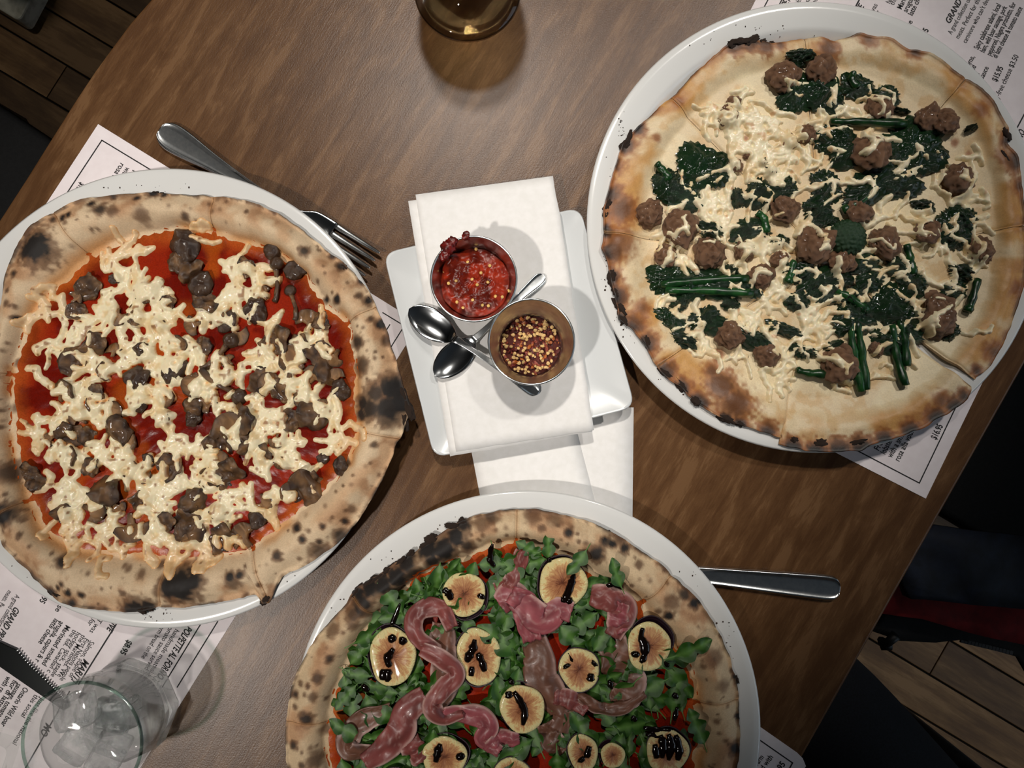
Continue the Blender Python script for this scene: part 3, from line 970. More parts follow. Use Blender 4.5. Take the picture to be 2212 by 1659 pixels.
# dried flakes: nobody could count them
cx, cy, cz = cups[1].location
V_ = []; F_ = []; C_ = []
for i in range(520):
    seed = random.random() < 0.30
    r_ = 0.0212 * math.sqrt(random.random()); a = random.random() * 2 * PI
    z = cz + 0.0065 + random.random() * 0.0035 + (0.002 if seed else 0)
    c0_ = Vector((cx + r_ * math.cos(a), cy + r_ * math.sin(a), z))
    rot = Euler((random.uniform(-.6, .6), random.uniform(-.6, .6), random.random() * 6.3)).to_matrix()
    if seed:
        rx = random.uniform(0.0011, 0.0016); ry = rx * random.uniform(0.75, 1); col = np.array(lin(226, 186, 122)) * random.uniform(0.75, 1.15); m_ = 9
        ring = [Vector((rx * math.cos(t), ry * math.sin(t), 0)) for t in np.linspace(0, 2 * PI, m_ + 1)[:-1]]
    else:
        rx = random.uniform(0.0012, 0.0028); col = np.array(random.choice([lin(92, 22, 16), lin(120, 34, 22), lin(70, 18, 16), lin(140, 60, 40), lin(176, 96, 40)])) ; m_ = random.randint(4, 6)
        ring = [Vector((rx * random.uniform(.5, 1.1) * math.cos(t), 0.7 * rx * random.uniform(.5, 1.1) * math.sin(t), random.uniform(-.0004, .0004))) for t in np.linspace(0, 2 * PI, m_ + 1)[:-1]]
    b = len(V_)
    V_.append(tuple(c0_ + rot @ Vector((0, 0, 0.0006)))); C_.append(col)
    V_.append(tuple(c0_ + rot @ Vector((0, 0, -0.0005)))); C_.append(col)
    for p in ring: V_.append(tuple(c0_ + rot @ p)); C_.append(col * 0.85)
    for k in range(m_):
        j = (k + 1) % m_
        F_.append((b, b + 2 + k, b + 2 + j)); F_.append((b + 1, b + 2 + j, b + 2 + k))
M_flake = attr_mat('dried_chilli', 0.5, 900, 0.2, 0.1)
fl = empty('chili_flakes', (cx, cy, cz + 0.002), 'dried chili flakes and seeds in the lower right steel cup', 'spice')
tag(from_np('flakes', V_, F_, M_flake, fl, np.array(C_), sm=False), kind='stuff')
bed = bm_lathe([(0, 0.0014), (0.0208, 0.0014), (0.0220, 0.0068), (0.018, 0.0078), (0, 0.0082)], 48, (cx, cy, cz))
from_bm('flake_bed', bed, mat('flake_dust', lin(84, 26, 16), 0.8), fl)

# ------------------------------------------------------------------ cutlery
def strip(p0, p1, prof, thick, bead=0.0, cols=(-1, -0.94, -0.84, -0.74, -0.4, 0, 0.4, 0.74, 0.84, 0.94, 1), bm=None, nsub=5):
    """flatware body from p0 to p1: prof rows = (s 0..1, half width, height, cup)"""
    bm = bm or bmesh.new()
    d = Vector((p1.x - p0.x, p1.y - p0.y, 0)); L = d.length; d.normalize(); s_ = Vector((-d.y, d.x, 0))
    rows = spline(prof, nsub)
    T, B = [], []
    for s, w, z, cup in [tuple(r) for r in rows]:
        w = max(w, 0.0004)
        rt, rb_ = [], []
        for v in cols:
            bz = bead * max(0, 1 - abs(abs(v) - 0.84) / 0.12) if w > 0.003 else 0
            edge = -0.4 * thick * max(0, abs(v) - 0.9) / 0.1
            p = p0 + d * (L * s) + s_ * (w * v)
            rt.append(bm.verts.new((p.x, p.y, z + thick + cup * v * v + bz + edge)))
            rb_.append(bm.verts.new((p.x, p.y, z + cup * v * v - edge)))
        T.append(rt); B.append(rb_)
    m = len(cols)
    for i in range(len(T) - 1):
        for j in range(m - 1):
            bm.faces.new((T[i][j], T[i + 1][j], T[i + 1][j + 1], T[i][j + 1]))
            bm.faces.new((B[i][j], B[i][j + 1], B[i + 1][j + 1], B[i + 1][j]))
        bm.faces.new((T[i][0], B[i][0], B[i + 1][0], T[i + 1][0]))
        bm.faces.new((T[i][-1], T[i + 1][-1], B[i + 1][-1], B[i][-1]))
    for e in (0, -1):
        for j in range(m - 1):
            bm.faces.new((T[e][j], T[e][j + 1], B[e][j + 1], B[e][j]))
    return bm


def spoon(tip, end, z0, lift, label):
    a = A(*tip, z0 + 0.003); b = A(*end, z0 + 0.003)
    L = (b - a).length
    r = empty('teaspoon', (a.x, a.y, z0), label, 'spoon', 'small steel teaspoons on the square plate')
    z = z0 + 0.0006
    bowl = [(0.0, 0.0005, z + 0.0032 + lift * 0, 0.0), (0.02, 0.0048, z + 0.0026, 0.0006), (0.07, 0.0088, z + 0.0012, 0.0018), (0.15, 0.0112, z + 0.0002, 0.003), (0.24, 0.0104, z + 0.0006, 0.0026), (0.31, 0.007, z + 0.0022, 0.0012), (0.355, 0.0032, z + 0.0036 + lift, 0.0002)]
    from_bm('bowl', strip(a, b, bowl, 0.0009, cols=tuple(np.linspace(-1, 1, 13))), M_mirror, r)
    hd_ = [(0.352, 0.0032, z + 0.0035 + lift, 0.0), (0.45, 0.0021, z + 0.0048 + lift, 0), (0.6, 0.0022, z + 0.0048 + lift, 0), (0.78, 0.0034, z + 0.0030 + lift * 0.7, 0), (0.92, 0.0050, z + 0.0012 + lift * 0.4, 0), (0.975, 0.0044, z + 0.0008 + lift * 0.3, 0), (1.0, 0.0012, z + 0.0006 + lift * 0.3, 0)]
    from_bm('handle', strip(a, b, hd_, 0.0014, 0.0006), M_steel, r)
    return r


spoon((940, 812), (1176, 594), NZ, 0.0, 'small steel teaspoon with its bowl nearer the bottom, handle end between the two cups')
spoon((884, 668), (1163, 850), NZ + 0.0003, 0.0026, 'small steel teaspoon with its bowl upper left, lying across the other spoon')

# fork under the rim of the mushroom pizza plate
zf = TZ + 0.0006
fa = A(346, 280, zf + 0.002); fb = A(806, 572, zf + 0.006)
fork = empty('fork', (fa.x, fa.y, TZ), 'steel fork tucked under the left plate, tines toward the square plate', 'fork')
from_bm('handle', strip(fa, fb, [(0, 0.0015, zf + 0.001, 0), (0.012, 0.0078, zf + 0.001, 0), (0.05, 0.0112, zf + 0.001, 0), (0.12, 0.0108, zf + 0.0012, 0), (0.25, 0.0074, zf + 0.002, 0), (0.42, 0.0044, zf + 0.004, 0), (0.56, 0.0036, zf + 0.0062, 0), (0.64, 0.0042, zf + 0.006, 0)], 0.0026, 0.0009), M_steel, fork)
hb = strip(fa, fb, [(0.63, 0.0041, zf + 0.006, 0), (0.665, 0.0075, zf + 0.0044, 0.0004), (0.70, 0.0118, zf + 0.0026, 0.001), (0.75, 0.0128, zf + 0.0014, 0.0012), (0.79, 0.0128, zf + 0.001, 0.0012)], 0.0018)
from_bm('head', hb, M_mirror, fork)
fd = (fb - fa); FL = Vector((fd.x, fd.y, 0)).length; fd = Vector((fd.x, fd.y, 0)).normalized(); fs = Vector((-fd.y, fd.x, 0))
for k in (-1.5, -0.5, 0.5, 1.5):
    off = fs * (k * 0.0069)
    rows = [(0.785, 0.0026, 0.0010), (0.85, 0.0021, 0.0016), (0.93, 0.0018, 0.0034), (0.985, 0.0013, 0.0058), (1.0, 0.0005, 0.0066)]
    a = fa + off; b = fb + off
    from_bm('tine', strip(a, b, [(s, w, zf + z, 0) for s, w, z in rows], 0.0017, cols=(-1, -0.7, 0, 0.7, 1)), M_steel, fork)

# knife under the fig pizza plate
ka = A(1811, 1271, TZ + 0.002); kb = A(1180, 1207, TZ + 0.002)
kn = empty('table_knife', (ka.x, ka.y, TZ), 'steel table knife handle sticking out right from under the fig pizza plate', 'knife', 'steel table knives')
zk = TZ + 0.0012
from_bm('handle', strip(ka, kb, [(0, 0.002, zk, 0), (0.008, 0.0068, zk, 0), (0.03, 0.0094, zk, 0), (0.1, 0.0095, zk, 0), (0.3, 0.0078, zk, 0), (0.46, 0.0064, zk, 0), (0.50, 0.0060, zk + 0.0003, 0)], 0.0042, 0.001), M_steel, kn)
from_bm('blade', strip(ka, kb, [(0.49, 0.0055, zk + 0.001, 0), (0.53, 0.0085, zk + 0.001, 0), (0.75, 0.0095, zk + 0.001, 0), (0.95, 0.0085, zk + 0.001, 0), (1, 0.002, zk + 0.001, 0)], 0.0014), M_steel, kn)

# serrated knife on the left menu, tip toward the water glass
zs_ = TZ + 0.0012
sk = empty('table_knife', (*at(40, 1430, TZ), TZ), 'dark reflecting serrated knife on the left menu, tip behind the water glass', 'knife', 'steel table knives')
poly = [(-190, 1318), (-60, 1345), (0, 1385), (38, 1402), (60, 1428), (85, 1452), (110, 1477), (128, 1494), (146, 1512), (152, 1526), (140, 1534), (97, 1505), (0, 1438), (-190, 1320)]
poly = poly[1:-1] + [(-90, 1378)]
M_dark_steel = mat('steel_dark_reflection', lin(52, 54, 54), 0.16, 1.0)  # dark ceiling reflection put into the blade's base colour
from_bm('blade', bm_prism([tuple(A(x, y, zs_)[:2]) for x, y in poly[::-1]], zs_, zs_ + 0.0016, 0.0004, 2), M_dark_steel, sk, sm=False)
pe = A(-60, 1362, zs_); pd = (A(-60, 1362, zs_) - A(97, 1490, zs_)).normalized()
from_bm('handle', strip(pe - pd * 0.01, pe + pd * 0.10, [(0, 0.007, zs_ - 0.0002, 0), (0.1, 0.008, zs_ - 0.0002, 0), (0.5, 0.0085, zs_ - 0.0002, 0), (0.93, 0.0095, zs_ - 0.0002, 0), (1, 0.004, zs_ - 0.0002, 0)], 0.004, 0.001), M_steel, sk)
edge_p = [A(x, y, zs_) for x, y in ((40, 1404), (62, 1430), (85, 1452), (110, 1476), (128, 1494), (143, 1510))]
path = spline([tuple(p) for p in edge_p], 5)
M_teeth = mat('steel_glint', lin(235, 235, 235), 0.42, 1.0)  # glint of the teeth put into a lighter, rougher steel
tb = bmesh.new()
for i, p in enumerate(path):
    bmesh.ops.create_icosphere(tb, subdivisions=1, radius=0.0011, matrix=Matrix.Translation((p[0], p[1], zs_ + 0.0008)) @ Euler((0, 0, -0.75)).to_matrix().to_4x4() @ Matrix.Diagonal((0.7, 1.9, 0.9, 1)))
tag(from_bm('serration', tb, M_teeth, sk), kind='stuff')

# ------------------------------------------------------------------ glassware
M_glass = thin_glass('clear_green_tinted_glass', (0.985, 0.992, 0.987), 0.0, 1.4)
M_thick = thin_glass('thick_clear_glass', (0.985, 0.993, 0.988), 0.5, 1.45)
M_edge = thin_glass('glass_edge', (0.68, 0.79, 0.74), 0.0, 1.5)
M_water = thin_glass('water', (0.99, 0.996, 0.993), 0.2, 1.33)
def cloudy(m, share):
    """a little white scattering of ice, also mixed into the glass base to brighten it"""
    nt = m.node_tree; nd = nt.nodes; lk = nt.links
    out = next(n for n in nd if n.type == 'OUTPUT_MATERIAL'); src = out.inputs[0].links[0].from_socket
    df = nd.new('ShaderNodeBsdfTranslucent'); df.inputs[0].default_value = (0.9, 0.94, 0.93, 1)
    d2 = nd.new('ShaderNodeBsdfDiffuse'); d2.inputs[0].default_value = (0.9, 0.94, 0.93, 1)
    m1 = nd.new('ShaderNodeMixShader'); lk.new(df.outputs[0], m1.inputs[1]); lk.new(d2.outputs[0], m1.inputs[2])
    tc = nd.new('ShaderNodeTexCoord'); n = noise_tex(nd, lk, tc.outputs['Object'], 130, 4)
    mr = nd.new('ShaderNodeMapRange'); mr.inputs['From Min'].default_value = 0.4; mr.inputs['From Max'].default_value = 0.75; mr.inputs['To Max'].default_value = share
    lk.new(n.outputs['Fac'], mr.inputs['Value'])
    m2 = nd.new('ShaderNodeMixShader'); lk.new(mr.outputs[0], m2.inputs[0]); lk.new(src, m2.inputs[1]); lk.new(m1.outputs[0], m2.inputs[2])
    lk.new(m2.outputs[0], out.inputs[0])
    return m


M_ice = thin_glass('ice', (0.985, 0.993, 0.993), 0.3, 1.2, 0.02)
cloudy(M_ice, 0.45)
cloudy(M_thick, 0.25)  # white mixed into the clear base so it looks less dim
GT = at(290, 1520, TZ)
GZ = TZ + 0.0007
tum = empty('water_glass', (GT[0], GT[1], GZ), 'clear faceted tumbler of ice water on the left menu', 'glass')
GH = 0.074


def oct_r(a):
    a = (a - math.radians(2)) % (PI / 4) - PI / 8
    return math.cos(PI / 8) / math.cos(a)


def glass_ring(bm, r, z, k, n=96):
    """k = 1: octagon, 0: circle"""
    return [bm.verts.new((r * (k * oct_r(2 * PI * i / n) * 1.03 + 1 - k) * math.cos(2 * PI * i / n), r * (k * oct_r(2 * PI * i / n) * 1.03 + 1 - k) * math.sin(2 * PI * i / n), z)) for i in range(n)]


def ring_mesh(rows, cap0, cap1):
    bm = bmesh.new()
    rg = [glass_ring(bm, *r) for r in rows]
    n = len(rg[0])
    for a, b in zip(rg[:-1], rg[1:]):
        for i in range(n):
            bm.faces.new((a[i], a[(i + 1) % n], b[(i + 1) % n], b[i]))
    if cap0: bm.faces.new(rg[0][::-1])
    if cap1: bm.faces.new(rg[-1])
    return bm


from_bm('wall', ring_mesh([(0.0345, 0.016, 1), (0.0357, 0.020, 0.95), (0.0375, 0.036, 0.6), (0.0395, 0.052, 0.1), (0.0408, GH, 0), (0.0394, GH, 0), (0.038, 0.052, 0), (0.0352, 0.02, 0.3), (0.033, 0.016, 0.6)], False, False), M_glass, tum, world=False)
auto_sharp(from_bm('base', ring_mesh([(0.030, 0, 1), (0.0340, 0.0012, 1), (0.0357, 0.006, 1), (0.0357, 0.018, 0.95), (0.034, 0.018, 0.8), (0.030, 0.0145, 0.5), (0.01, 0.013, 0)], True, True), M_thick, tum, world=False), 20)
from_bm('rim', ring_mesh([(0.0408 - 0.0010 + 0.0012 * math.cos(t), GH + 0.0009 * math.sin(t), 0) for t in np.linspace(0, 2 * PI, 9)], False, False), M_edge, tum, world=False)
wt = bmesh.new()
rg = [glass_ring(wt, *r, 64) for r in [(0.029, 0.0185, 0), (0.0325, 0.021, 0.2), (0.0358, 0.040, 0), (0.0374, 0.054, 0), (0.0378, 0.0585, 0), (0.030, 0.058, 0), (0.02, 0.0585, 0), (0.01, 0.058, 0)]]
for a, b in zip(rg[:-1], rg[1:]):
    for i in range(64): wt.faces.new((a[i], a[(i + 1) % 64], b[(i + 1) % 64], b[i]))
wt.faces.new(rg[0][::-1]); wt.faces.new(rg[-1])
for v in wt.verts:
    if v.co.z > 0.056: v.co.z += 0.0012 * mnoise.noise(Vector((v.co.x * 90, v.co.y * 90, 1)))
bmesh.ops.translate(wt, verts=wt.verts, vec=tum.location)
wto = from_bm('water', wt, M_water)
tag(wto, 'clear water filling the faceted tumbler', 'water')
ib = bmesh.new()
bmesh.ops.create_cube(ib, size=0.022)
bmesh.ops.bevel(ib, geom=ib.edges[:], offset=0.004, segments=3, profile=0.6, affect='EDGES')
bmesh.ops.subdivide_edges(ib, edges=ib.edges, cuts=1, use_grid_fill=True)
for v in ib.verts: v.co *= 1 + 0.16 * mnoise.noise(v.co * 120)
ice_me = bpy.data.meshes.new('ice_cube'); ib.to_mesh(ice_me); ib.free(); smooth(ice_me); ice_me.materials.append(M_ice)
for i, (x, y, z, lb) in enumerate([(-0.016, 0.013, 0.052, 'ice cube at the upper left in the tumbler'), (0.013, 0.012, 0.050, 'ice cube at the upper right in the tumbler'), (0.008, -0.014, 0.053, 'ice cube nearest the bottom in the tumbler'), (-0.016, -0.010, 0.047, 'ice cube at the lower left in the tumbler'), (0.0, 0.001, 0.032, 'ice cube deepest in the tumbler, below the others')]):
    o = bpy.data.objects.new('ice_cube', ice_me); COL.objects.link(o)
    o.location = Vector(tum.location) + Vector((x, y, z)); o.rotation_euler = (random.uniform(-.5, .5), random.uniform(-.5, .5), random.random() * 3)
    tag(o, lb, 'ice', 'ice cubes in the water glass')

# square clear glass dish, mostly outside the frame at the lower left
gd = A(-10, 1625, TZ + 0.03)
dish = empty('glass_dish', (*at(-70, 1690, TZ), TZ + 0.0007), 'corner of a clear square glass dish at the bottom left', 'dish')
dc = [A(28, 1612, TZ + 0.03), A(-70, 1580, TZ + 0.03)]
e1 = (dc[1] - dc[0]).normalized(); e2 = Vector((e1.y, -e1.x, 0)); e2 = -e2 if e2.y > 0 else e2
oc = [dc[0], dc[0] + e1 * 0.07, dc[0] + e1 * 0.07 + e2 * 0.07, dc[0] + e2 * 0.07]
cen = sum(oc, Vector()) / 4
bm = bmesh.new(); prev = None
for k, z in [(0.80, 0.0), (0.86, 0.0), (0.97, 0.028), (0.985, 0.030), (0.96, 0.0308), (0.93, 0.0295), (0.83, 0.006), (0.75, 0.004)]:
    ring = [bm.verts.new((cen.x + (p[0] - cen.x) * k, cen.y + (p[1] - cen.y) * k, TZ + 0.0007 + z)) for p in rounded_poly([tuple(p[:2]) for p in oc], 0.006, 5)]
    if prev:
        for i in range(len(ring)):
            bm.faces.new((prev[i], prev[(i + 1) % len(ring)], ring[(i + 1) % len(ring)], ring[i]))
    else: bm.faces.new(ring[::-1])
    prev = ring
bm.faces.new(prev)
auto_sharp(from_bm('bowl', bm, M_glass, dish), 40)

# stemmed beer glass at the top
gp = at(1010, -22, TZ)
gob = empty('stemmed_glass', (gp[0], gp[1], TZ), 'stemmed beer glass at the top edge, its round foot on the bare table', 'glass')
M_clear = bpy.data.materials.new('clear_glass'); M_clear.use_nodes = True
M_clear = thin_glass('clear_stemware_glass', (0.80, 0.80, 0.80), 0.55, 1.5)
M_bowl = thin_glass('clear_bowl_glass', (0.95, 0.96, 0.96), 0.1, 1.45)
from_bm('foot', bm_lathe([(0, 0.0008), (0.036, 0.0004), (0.0405, 0.0), (0.0422, 0.0012), (0.0415, 0.0028), (0.036, 0.0048), (0.024, 0.0085), (0.013, 0.0135), (0.0085, 0.019), (0, 0.019)], 96), M_clear, gob, world=False)
from_bm('stem', bm_lathe([(0, 0.0185), (0.0086, 0.0185), (0.0078, 0.024), (0.0095, 0.029), (0.0125, 0.033), (0, 0.0335)], 48), M_clear, gob, world=False)
bo = [(0.0, 0.0335), (0.013, 0.0335), (0.026, 0.041), (0.036, 0.055), (0.041, 0.075), (0.0415, 0.10), (0.037, 0.135), (0.0345, 0.155)]
bi = [(r - 0.0013, z + 0.0004) for r, z in bo[::-1][:-1]] + [(0.0, 0.036)]
bi[-2] = (0.011, 0.0358)
from_bm('bowl', bm_lathe(bo + bi, 72), M_bowl, gob, world=False)
M_beer = thin_glass('amber_beer', (0.80, 0.66, 0.44), 0.3, 1.33)
br_ = [(0.0, 0.0365), (0.0105, 0.0365), (0.0238, 0.0422), (0.0335, 0.056), (0.0386, 0.075), (0.039, 0.100), (0.0378, 0.112), (0, 0.112)]
bm = bm_lathe(br_, 64, tuple(gob.location))
tag(from_bm('beer', bm, M_beer), 'amber beer inside the stemmed glass at the top', 'beer')

# ------------------------------------------------------------------ pizzas
NTH = 720


def px_poly(pts, z):
    return np.array([at(x, y, z) for x, y in pts])


class Pizza:
    def __init__(s, name, label, plate, centre, outer, inner, ztop, rim_h, base_th, seed, rim_pow=0.75):
        s.plate = np.array(PC[plate])
        s.seed = seed
        s.zs = TZ + ztop
        s.c = np.array(at(*centre, s.zs))
        s.obj = empty('pizza', (s.c[0], s.c[1], TZ + 0.0105), label, 'pizza')
        s.th = np.linspace(0, 2 * PI, NTH, endpoint=False)
        s.Ro = s.polar(px_poly(outer, s.zs)); s.Ri = s.polar(px_poly(inner, TZ + 0.018))
        a = s.th
        s.Ro = s.Ro + 0.0012 * (fbm(np.cos(a) * 2, np.sin(a) * 2, 9, seed + 3, 4) - 0.5) * 2
        s.Ri = s.Ri + 0.0020 * (fbm(np.cos(a) * 2, np.sin(a) * 2, 8, seed + 5, 3) - 0.5) * 2
        s.rim_pow = rim_pow; s.rim_h = rim_h; s.base_th = base_th
        s.bumps = []

    def polar(s, P):
        d = P - s.c
        a = np.arctan2(d[:, 1], d[:, 0]) % (2 * PI); r = np.hypot(d[:, 0], d[:, 1])
        o = np.argsort(a); a = a[o]; r = r[o]
        return np.interp(s.th, np.r_[a - 2 * PI, a, a + 2 * PI], np.r_[r, r, r])

    def rt(s, x, y):
        dx = x - s.c[0]; dy = y - s.c[1]
        a = np.arctan2(dy, dx) % (2 * PI)
        i = a / (2 * PI) * NTH
        f = np.floor(i).astype(int); w = i - f
        g = lambda R: R[f % NTH] * (1 - w) + R[(f + 1) % NTH] * w
        return np.hypot(dx, dy), g(s.Ro), g(s.Ri)

    def bottom(s, x, y):
        d = np.hypot(x - s.plate[0], y - s.plate[1])
        return TZ + 0.0006 + np.interp(d, [0, 0.138, 0.143, 0.1505, 0.156, 0.17, 0.2], [0.0100, 0.0105, 0.0122, 0.0196, 0.0211, 0.0228, 0.0235])

    def height(s, x, y):
        x = np.asarray(x, float); y = np.asarray(y, float)
        r, Ro, Ri = s.rt(x, y)
        u = np.clip((r - Ri) / np.maximum(Ro - Ri, 1e-4), 0, 1)
        bot = s.bottom(x, y)
        # body follows the plate loosely
        base = TZ + 0.0006 + 0.0105 + s.base_th + np.interp(np.hypot(x - s.plate[0], y - s.plate[1]), [0, 0.125, 0.15, 0.2], [0, 0, 0.006, 0.010])
        n = fbm(x, y, 60, s.seed + 31, 4) - 0.5
        n2 = fbm(x, y, 22, s.seed + 37, 2) - 0.5
        prof = np.sin(PI * np.clip(u, 0, 1) ** 0.8) ** s.rim_pow
        z = base + s.rim_h * prof * (1 + 0.7 * n2) + 0.0028 * n * (0.35 + 0.65 * sstep(0, 0.3, u))
        e = np.clip((1 - u) / 0.16, 0, 1)
        z = np.where(u > 0.84, bot + 0.0025 + (z - bot - 0.0025) * np.sqrt(np.clip(1 - (1 - e) ** 2, 0, 1)), z)
        for bx, by, br, bh in s.bumps:
            z = z + bh * np.exp(-((x - bx) ** 2 + (y - by) ** 2) / (br * br))
        return np.maximum(z, bot + 0.0015)

    def h1(s, x, y):
        return float(s.height(np.array([x]), np.array([y]))[0])

    def bump(s, px, py, rpx, h):
        p = at(px, py, s.zs); s.bumps.append((p[0], p[1], rpx / 2850, h))

    def crust(s, cuts, colour, material, shift=None, gap=0.0002, nr=112):
        """one mesh per slice; cuts are pixel points on the rim the wheel went through"""
        ang = sorted(math.atan2(*(np.array(at(x, y, s.zs)) - s.c)[::-1]) % (2 * PI) for x, y in cuts)
        ang = np.array(ang)
        tt = np.linspace(0, 1, nr) ** 0.8
        for k in range(len(ang)):
            a0 = ang[k]; a1 = ang[(k + 1) % len(ang)]
            if a1 <= a0: a1 += 2 * PI
            na = max(8, int((a1 - a0) / (2 * PI) * NTH))
            aa = np.linspace(a0, a1, na + 1)
            ai = aa / (2 * PI) * NTH
            f = np.floor(ai).astype(int); w = ai - f
            Ro = s.Ro[f % NTH] * (1 - w) + s.Ro[(f + 1) % NTH] * w
            R = tt[:, None] * Ro[None, :]
            wob = 0.004 * (fbm(np.cos(aa) * 3 + tt[:, None] * 4, np.sin(aa) * 3, 2.0, s.seed + 71, 2) - 0.5)
            x = s.c[0] + R * np.cos(aa)[None, :]; y = s.c[1] + R * np.sin(aa)[None, :]
            z = s.height(x, y)
            dcut = np.minimum(np.abs(np.sin(np.clip(aa - a0, 0, PI / 2))), np.abs(np.sin(np.clip(a1 - aa, 0, PI / 2))))[None, :] * R
            groove = np.exp(-(dcut / 0.0011) ** 2)
            z = z - 0.0016 * groove
            col = colour(s, x, y, z, groove)
            # close the gap side
            dm = np.array([math.cos((a0 + a1) / 2), math.sin((a0 + a1) / 2)]) * gap
            sh = np.array((shift or {}).get(k, (0, 0)), float)
            x = x + dm[0] + sh[0]; y = y + dm[1] + sh[1]
            zb = s.bottom(x, y)
            z = np.maximum(z, zb + 0.0012)
            m = na + 1
            top = np.stack([x, y, z], -1).reshape(-1, 3)
            bi = np.r_[0:nr:8, nr - 1] if (nr - 1) % 8 else np.r_[0:nr:8]
            bot = np.stack([x[bi], y[bi], zb[bi]], -1).reshape(-1, 3)
            idx = np.arange(nr * m).reshape(nr, m)
            F = np.stack([idx[:-1, :-1], idx[1:, :-1], idx[1:, 1:], idx[:-1, 1:]], -1).reshape(-1, 4).tolist()
            o = nr * m
            ib_ = o + np.arange(len(bi) * m).reshape(len(bi), m)
            F += np.stack([ib_[:-1, :-1], ib_[:-1, 1:], ib_[1:, 1:], ib_[1:, :-1]], -1).reshape(-1, 4).tolist()
            F += [(idx[-1, j], ib_[-1, j], ib_[-1, j + 1], idx[-1, j + 1]) for j in range(m - 1)]
            for e in (0, m - 1):
                for q_ in range(len(bi) - 1):
                    loop = [idx[i, e] for i in range(bi[q_], bi[q_ + 1] + 1)] + [ib_[q_ + 1, e], ib_[q_, e]]
                    F.append(tuple(loop if e == 0 else loop[::-1]))
            C = np.concatenate([col.reshape(-1, 3), col[bi].reshape(-1, 3) * 0.7])
            from_np('crust_slice', np.concatenate([top, bot]), F, material, s.obj, C)

    def layer(s, name, colour, material, inset=0.002, lift=0.0007, nr=80, seed=0, frac=1.0):
        """thin spread (sauce) over the inner disc, its edge dipping into the dough"""
        tt = np.linspace(0, 1, nr)
        a = s.th
        Rm = (s.Ri - inset) * frac + 0.004 * (fbm(np.cos(a) * 2, np.sin(a) * 2, 7, seed, 3) - 0.5)
        R = tt[:, None] * Rm[None, :]
        x = s.c[0] + R * np.cos(a)[None, :]; y = s.c[1] + R * np.sin(a)[None, :]
        z = s.height(x, y) + lift * (1 - 2.2 * sstep(0.93, 1.0, tt))[:, None] + 0.0008 * (fbm(x, y, 140, seed + 2, 3) - 0.5)
        C = colour(s, x, y, np.broadcast_to(tt[:, None], x.shape))
        idx = np.arange(nr * NTH).reshape(nr, NTH); nx = np.roll(idx, -1, 1)
        F = np.stack([idx[:-1], idx[1:], nx[1:], nx[:-1]], -1).reshape(-1, 4).tolist()
        return from_np(name, np.stack([x, y, z], -1).reshape(-1, 3), F, material, s.obj, C.reshape(-1, 3))


def spots(x, y, lst, soft=0.55):
    """soft dark marks: list of (x, y, rx, strength)"""
    m = np.zeros_like(x)
    for sx, sy, r, st in lst:
        d2 = (x - sx) ** 2 + (y - sy) ** 2
        sel = d2 < (2.2 * r) ** 2
        if not sel.any(): continue
        d = np.sqrt(d2[sel]) / r
        d = d * (0.75 + 0.5 * vnoise(x[sel] * 420, y[sel] * 420, 5))
        m[sel] = np.maximum(m[sel], st * (1 - sstep(1 - soft, 1 + soft, d)))
    return m


def pxs(P, lst):
    return [(*at(x, y, P.zs), r / 2870 * 0.88, st) for x, y, r, st in lst]


M_crust = attr_mat('baked_dough', 0.72, 900, 0.14, 0.35, 0.0007, bscale=260)
M_crust_oily = attr_mat('oiled_dough', 0.5, 900, 0.12, 0.35, 0.0007, bscale=260)
M_sauce = attr_mat('tomato_sauce', 0.22, 900, 0.25, 0.35, 0.0003, 0.0, bscale=700, Specular_IOR_Level=0.14)


